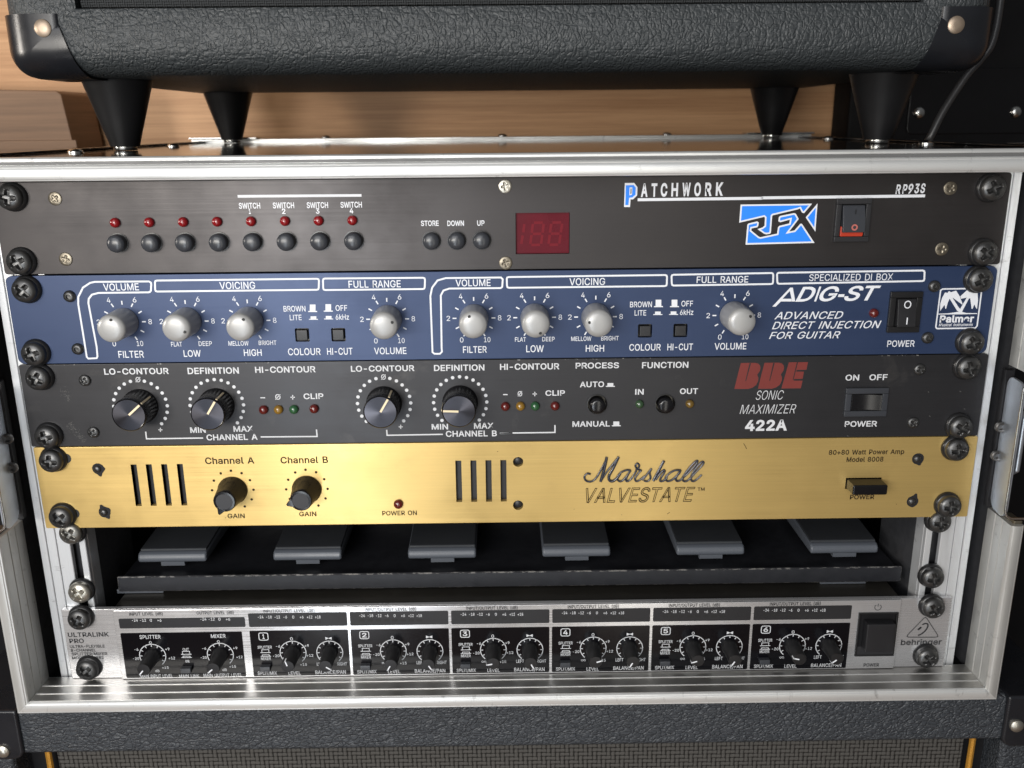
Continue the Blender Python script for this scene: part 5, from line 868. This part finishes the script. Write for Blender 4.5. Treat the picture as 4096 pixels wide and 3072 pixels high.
# ---- unit 4: gold power amplifier
D = DATA['u4']
t, fp = unit('power_amplifier', 'brushed gold rack unit with black script lettering, two black knobs and eight vent slots', -241, 242.3, -177.2, -132.4, 'gold', .8)
mb = MB()
SL = [(sum(p[0] for p in P_)/4, max(p[1] for p in P_), min(p[1] for p in P_)) for P_ in D['slot']]
for x, za, zb_ in SL: mb.box(x-1.55, x+1.55, -3, 6, -165.2, -142.2)
for x, z in D['pins']: mb.lathe(x, z, 6, [(0, 0), (2.7, 0), (2.7, 10), (0, 10)], 24)
(sx0, sz1), (sx1, sz0) = D['sw']
mb.box(sx0, sx1, -3, 6, sz0, sz1)
cut(fp, mb)
chassis(t, -178.6, -134, 180, 'satin_black', 216)
for x, z in D['pins']: MB().lathe(x, z, 2.6, [(2.3, 0), (2.2, .6), (1.4, 1.2), (0, 1.3)], 20).build('recessed_screw', M['satin_black'], t)
def blot(x, z, tips):
    o = []
    for i in range(28):
        a = 2*math.pi*i/28; rr = 3.0 + .15*random.random()
        for ta, tl in tips:
            dd = abs((math.degrees(a) - ta + 180) % 360 - 180); rr += tl*max(0, 1 - dd/26)**1.2
        o.append((x + rr*math.sin(a), z + rr*math.cos(a)))
    return o
for (x, z), tips in zip(D['holes'], ([(170, 1.6), (90, .5)], [(-20, 1.9), (150, 1.6), (60, .7)], [(160, 1.2)], [(20, 2.2), (170, .3)])):
    h_ = MB().sheet(blot(x, z, tips), -.08).build('rough_hole', M['groove'] if 0 else M['ink_slate'], t, flat=True, smooth=0)
    MB().lathe(x-.4, z, -.1, [(2.0, 0), (1.9, .5), (1.2, 1.1), (0, 1.3)], 20).build('recessed_screw', M['screw_black'], h_)
for sx in (-1,):
    for z in (-138.4, -169.0):
        MB().sheet(rcorner(-230, -222.4, z-2.6, z+2.6, 2.5), -.07).build('slot_hole', M['ink_black'], t, flat=True, smooth=0)
for (x, z), ang in zip(D['dots'], (205, 253)):
    z = -156.9
    kb = MB().lathe(x, z, 0, [(7.6, .4), (7.6, 1.2), (7.1, 2.0), (6.0, 11.5), (5.7, 12.2), (5.6, 14.8), (5.2, 15.4), (4.2, 15.5)], 48)
    kb = kb.build('knob', M['black_gloss'], t, at=(x, 0, z), smooth=40)
    MB().lathe(x, z, 0, [(4.25, 15.45), (4.1, 15.6), (0, 15.65)], 36).build('knob_cap', M['cap_grey'], kb)
    a = math.radians(ang); ux, uz = math.sin(a), math.cos(a); px, pz = uz, -ux
    MB().prism([(x+ux*4+px*2.4, z+uz*4+pz*2.4), (x+ux*7.6+px*.5, z+uz*7.6+pz*.5), (x+ux*7.6-px*.5, z+uz*7.6-pz*.5), (x+ux*4-px*2.4, z+uz*4-pz*2.4)], -15.6, -12).build('knob_pointer', M['black_gloss'], kb, bevel=.3)
mb = MB(); letters(mb, [(*i_[:5], 'b') for i_ in D['text'] if i_[5] != 'oi'], -.08)
for x, z in D['dots']:
    for a in range(-150, 151, 30): mb.disc(x+10.7*math.sin(math.radians(a)), -156.9+10.7*math.cos(math.radians(a)), .68, -.08, 14)
mb.build_marks('lettering', M['ink_brown'], t)
mb = MB(); letters(mb, [i_ for i_ in D['text'] if i_[5] == 'oi'], -.08); mb.build('outlined_lettering', M['ink_brown'], t, smooth=0)
mb = MB()
for P_, th, cl in D['script']:
    Q_ = [(p[0], -.5, p[1]) for p in spline(P_, 6)]; mb.tube(Q_, th/2*1.02, 10)
sm = MB()
for x, z, a, l_ in ((122.5, -136.2, -60, 3.6), (84.5, -173.0, 35, 1.6), (-4.5, -137.5, 10, .5), (60, -173.6, 20, .4), (-147, -172.5, 15, .6), (204, -169.5, 0, .5), (35, -170, 80, .35)):
    c_, s1 = math.cos(math.radians(a))*l_/2, math.sin(math.radians(a))*l_/2; sm.stroke([(x-c_, z-s1), (x, z+.1), (x+c_, z+s1)], .28, -.07)
sm.build_marks('scratch', M['ink_brown'], t)
sc_ = mb.build('script_badge', M['gloss_navy'], t, smooth=60)
led(t, *D['led'][0], 'led_dark', R=2.5)
s_ = MB().box(sx0+.4, sx1-.4, -9.5, 6, sz0+.4, sz1-.4).build('power_button', M['black_gloss'], t, bevel=.8, seg=3)
for x in (-230.8, 230.6):
    for z in (-138.4, -169.6): rack_screw(x, z, t)

# ---- slot 5: floor pedal board pushed into the gap
t = thing('pedal_board', 'black pedal board with six grey pedals pushed into the open gap above the silver mixer', 'pedal board', (2, 80, -226.2))
h_ = MB(); h_.prism_x([(16, -223.4), (16, -214.2), (18.2, -214.2), (18.2, -217.6), (150, -217.6), (150, -223.4)], -215.5, 219)
h_.build('housing', [M['housing'], M['chipped']], t, bevel=.55, seg=1, smooth=0, bmi=1)
MB().box(-213, 216, 92, 149, -217.5, -209.5).build('rear_panel', M['housing'], t, bevel=.8)
for i in range(6):
    x = -190 + 76.4*i
    mb = MB(); mb.prism_x([(31, -213.4), (31, -209.8), (33, -207.8), (86, -204.8), (89, -206.5), (89, -213.4)], x-19.4, x+19.4)
    p = mb.build('pedal', M['pedal'], t, bevel=2.0, seg=3, smooth=35)
    MB().prism_x([(34.6, -208.4), (35, -206.9), (35.6, -206.6), (86.5, -203.7), (87, -205)], x-18.6, x+18.6).build('top_shade', M['pedal_shade'], p, bevel=.3)  # dark slab over the pedal top, standing in for its shade
    MB().box(x-6.4, x+6.8, 31.2, 36, -215.4, -213).build('pedal_hinge', M['pedal'], p)
for x in (-205, 188): MB().box(x-13, x+13, 19, 40, -226.1, -223.5).build('rubber_foot', M['pedal'], t, bevel=.6)
for x in (-62, 83): MB().lathe_z(x, 24, [(5, -223.4), (4.6, -224.3), (2.5, -225.1), (.5, -225.4)], 18).build('base_screw', M['screw_black'], t)

# ---- unit 6: silver mixer
D = DATA['u5']; C = D['ch']
t, fp = unit('line_mixer', 'silver rack unit with fourteen slim black knobs in black boxes, lowest in the rack', -240.2, 240.6, -267.1, -224.8, 'silver', .6)
chassis(t, -266, -226.2, 185)
(sx0, sz1), (sx1, sz0) = D['sw']
mid = MB().prism(rcorner(D['seams'][0], D['seams'][1], -266.95, -224.85, .6), -1.4, -.02).build('centre_plate', M['silver'], t, bevel=.3, uv=True)
cutm = MB().box(sx0, sx1, -6, 1, sz0, sz1); cut(mid, cutm)
Y0 = -1.4
BX = []; ST = []
(a, b), (c_, d_) = D['mainstrip']; ST.append((a, c_, d_+.2, b-.2)); (a, b), (c_, d_) = D['mainbox']; BX.append((a, c_, -266.3, -238.5))
zs1, zs0 = C['strip'][0][1], C['strip'][1][1]
for k_ in range(6):
    cx_ = D['ch3x'] + D['pitch']*(k_-2)
    ST.append((cx_+C['strip'][0][0], cx_+C['strip'][1][0], -235.9, -227.6)); BX.append((cx_+C['box'][0][0], cx_+C['box'][1][0], -266.3, -238.2))
FLD = [MB().sheet(rcorner(a, c_, d_, b, .7, 3), Y0-.06).build('control_field', M['field_black'], t, flat=True, smooth=0) for a, c_, d_, b in BX]
STR = [MB().sheet(rcorner(a, c_, d_, b, .7, 3), Y0-.06).build('meter_strip', M['satin_black'], t, flat=True, smooth=0) for a, c_, d_, b in ST]
md_ = MB(); YL = Y0-.12
R_ = C['R']; KN = []; BT = [D['mainbtn']]
def arc(mb, x, z, R):
    mb.stroke([(x+R*math.sin(math.radians(a)), z+R*math.cos(math.radians(a))) for a in range(-140, 141, 10)], .42, YL)
    for a in range(-120, 121, 30):
        s1, c1 = math.sin(math.radians(a)), math.cos(math.radians(a)); mb.stroke([(x+(R-1.5)*s1, z+(R-1.5)*c1), (x+R*s1, z+R*c1)], .42, YL)
def icons(mb, x, z1, z2):
    for z, h2 in ((z1, 1.6), (z2, .7)):
        mb.stroke([(x-1.9, z-.6), (x-1.9, z-.6+h2), (x+1.9, z-.6+h2), (x+1.9, z-.6)], .3, YL); mb.stroke([(x-2.8, z-.8), (x+2.8, z-.8)], .35, YL)
PA = ((343, 124), (209, 147), (260, 151), (74, 210), (253, 213), (283, 232))
for k_ in range(-1, 6):
    mf = MB(); ms = MB(); mw = MB()
    if k_ < 0:
        letters(mf, [(s_, x, z, w_, h2, 'm') for s_, x, z, w_, h2, st in D['text'] if z < -237], YL)
        letters(ms, [(s_, x, z, w_, h2, 'm') for s_, x, z, w_, h2, st in D['text'] if z > -237], YL)
        for (x, z), ang in zip(D['mainknob'], (219, 228)):
            arc(mf, x, z, R_); KN.append((x, z, ang))
            letters(mf, [(s_, x+dx, z+dz, w_, 1.5, 'm') for s_, dx, dz, w_ in (('0', -.3, 8.1, 1.4), ('-6', -8.4, 4.0, 2.2), ('-20', -9.2, -1.6, 3.3), ('+9', 8.4, 4.0, 2.3), ('+12', 10.2, -1.6, 3.5), ('+15', 6.0, -7.4, 3.6), ('dB', 1.4, -9.4, 2.4))], YL)
        icons(mf, -175.4, -251.2, -253.2)
        for x, z in D['mainwin']: mw.box(x-1.6, x+1.6, Y0-.11, Y0, z-.85, z+.6)
    else:
        cx_ = D['ch3x'] + D['pitch']*(k_-2)
        tx = [(s_, cx_+dx, z, w_, h2, 'm') for s_, dx, z, w_, h2 in C['text']]
        letters(mf, [q_ for q_ in tx if q_[2] < -237], YL); letters(ms, [q_ for q_ in tx if q_[2] > -237], YL)
        s_, dx, z, w_, h2 = C['head']; letters(md_, [(s_, cx_+dx, z, w_, h2, 'b')], Y0-.08)
        x, z = cx_+C['badge'][0], C['badge'][1]
        mf.stroke(rcorner(x-2.45, x+2.45, z-2.2, z+2.2, .9, 3), .42, YL, True); letters(mf, [(str(k_+1), x, z, 1.2 if k_ == 0 else 2.5, 2.6, 'b')], YL)
        for (dx, z), ang in zip(C['k'], PA[k_]): arc(mf, cx_+dx, z, R_); KN.append((cx_+dx, z, ang))
        x, z = cx_+C['bow'][0], C['bow'][1]
        mf.sheet([(x-1.7, z+.85), (x, z+.1), (x, z-.1), (x-1.7, z-.85)], YL); mf.sheet([(x+1.7, z+.85), (x+1.7, z-.85), (x, z-.1), (x, z+.1)], YL)
        icons(mf, cx_+C['out'][0], C['out'][1]-.2, C['in'][1]-.2)
        for dx, z in C['win']: mw.box(cx_+dx-1.5, cx_+dx+1.5, Y0-.11, Y0, z-.95, z+.55)
        BT.append((cx_+C['btn'][0], C['btn'][1]))
    mf.build('lettering', M['ink_grey'], FLD[k_+1], flat=True, smooth=0); ms.build('lettering', M['ink_grey'], STR[k_+1], flat=True, smooth=0)
    mw.build('meter_windows', M['ink_black'], STR[k_+1], smooth=0)
letters(md_, [(*q_[:5], 'b') for q_ in D['dark']], Y0-.08); x, z = D['pwr']
md_.stroke([(x+1.75*math.sin(math.radians(a)), z+1.75*math.cos(math.radians(a))) for a in range(35, 330, 15)], .35, Y0-.08); md_.stroke([(x, z+2.1), (x, z+.3)], .35, Y0-.08)
md_.build_marks('lettering', M['ink_slate'], mid)
mb = MB(); letters(mb, [(*q_[:5], 'b') for q_ in D['ear']], -.08)
for P_, th, cl in D['earline']: mb.stroke(P_, th, -.08, cl)
mb.build_marks('lettering', M['ink_slate'], fp)
for x, z in BT:
    b = MB().box(x-2.75, x+2.75, Y0-3.2, Y0-.1, z-1.5, z+1.5).build('small_button', M['rubber_grey'], t, bevel=.35)
for x, z, ang in KN:
    kb = MB().lathe(x, z, Y0, [(4.4, .1), (4.35, 1.2), (4.0, 2.2), (3.55, 13.0), (3.3, 13.5), (0, 13.6)], 36).build('knob', M['black_plastic'], t, at=(x, 0, z), smooth=40)
    mbp = MB(); knob_pointer(mbp, x, z, ang, .5, 3.45, .62, 13.5-Y0, 13.75-Y0); knob_pointer(mbp, x, z, ang, 3.2, 3.7, .62, 11-Y0, 13.75-Y0); mbp.build('pointer_line', M['ink_white'], kb, smooth=0)
g = 1.1
sw = MB(); sw.box(sx0, sx1, -2.2, -.1, sz1-g, sz1); sw.box(sx0, sx1, -2.2, -.1, sz0, sz0+g); sw.box(sx0, sx0+g, -2.2, -.1, sz0+g, sz1-g); sw.box(sx1-g, sx1, -2.2, -.1, sz0+g, sz1-g)
s_ = sw.build('power_switch', M['black_plastic'], t, bevel=.3)
MB().box(sx0+g, sx1-g, -.4, -.1, sz0+g, sz1-g).build('switch_well', M['matt_black'], s_)
MB().prism_x([(-.5, sz0+g), (-2.0, sz0+g), (-.5, sz0+5.2)], sx0+g, sx1-g).build('well_slope', M['satin_black'], s_)
MB().box(sx0+3.6, sx1-3.0, -6.5, -.5, sz0+5.3, sz1-4.6).build('push_cap', M['satin_black'], s_, bevel=.5)
for x in (-229.3, 229.3):
    for z in (-228.9, -259.6): rack_screw(x, z, t)
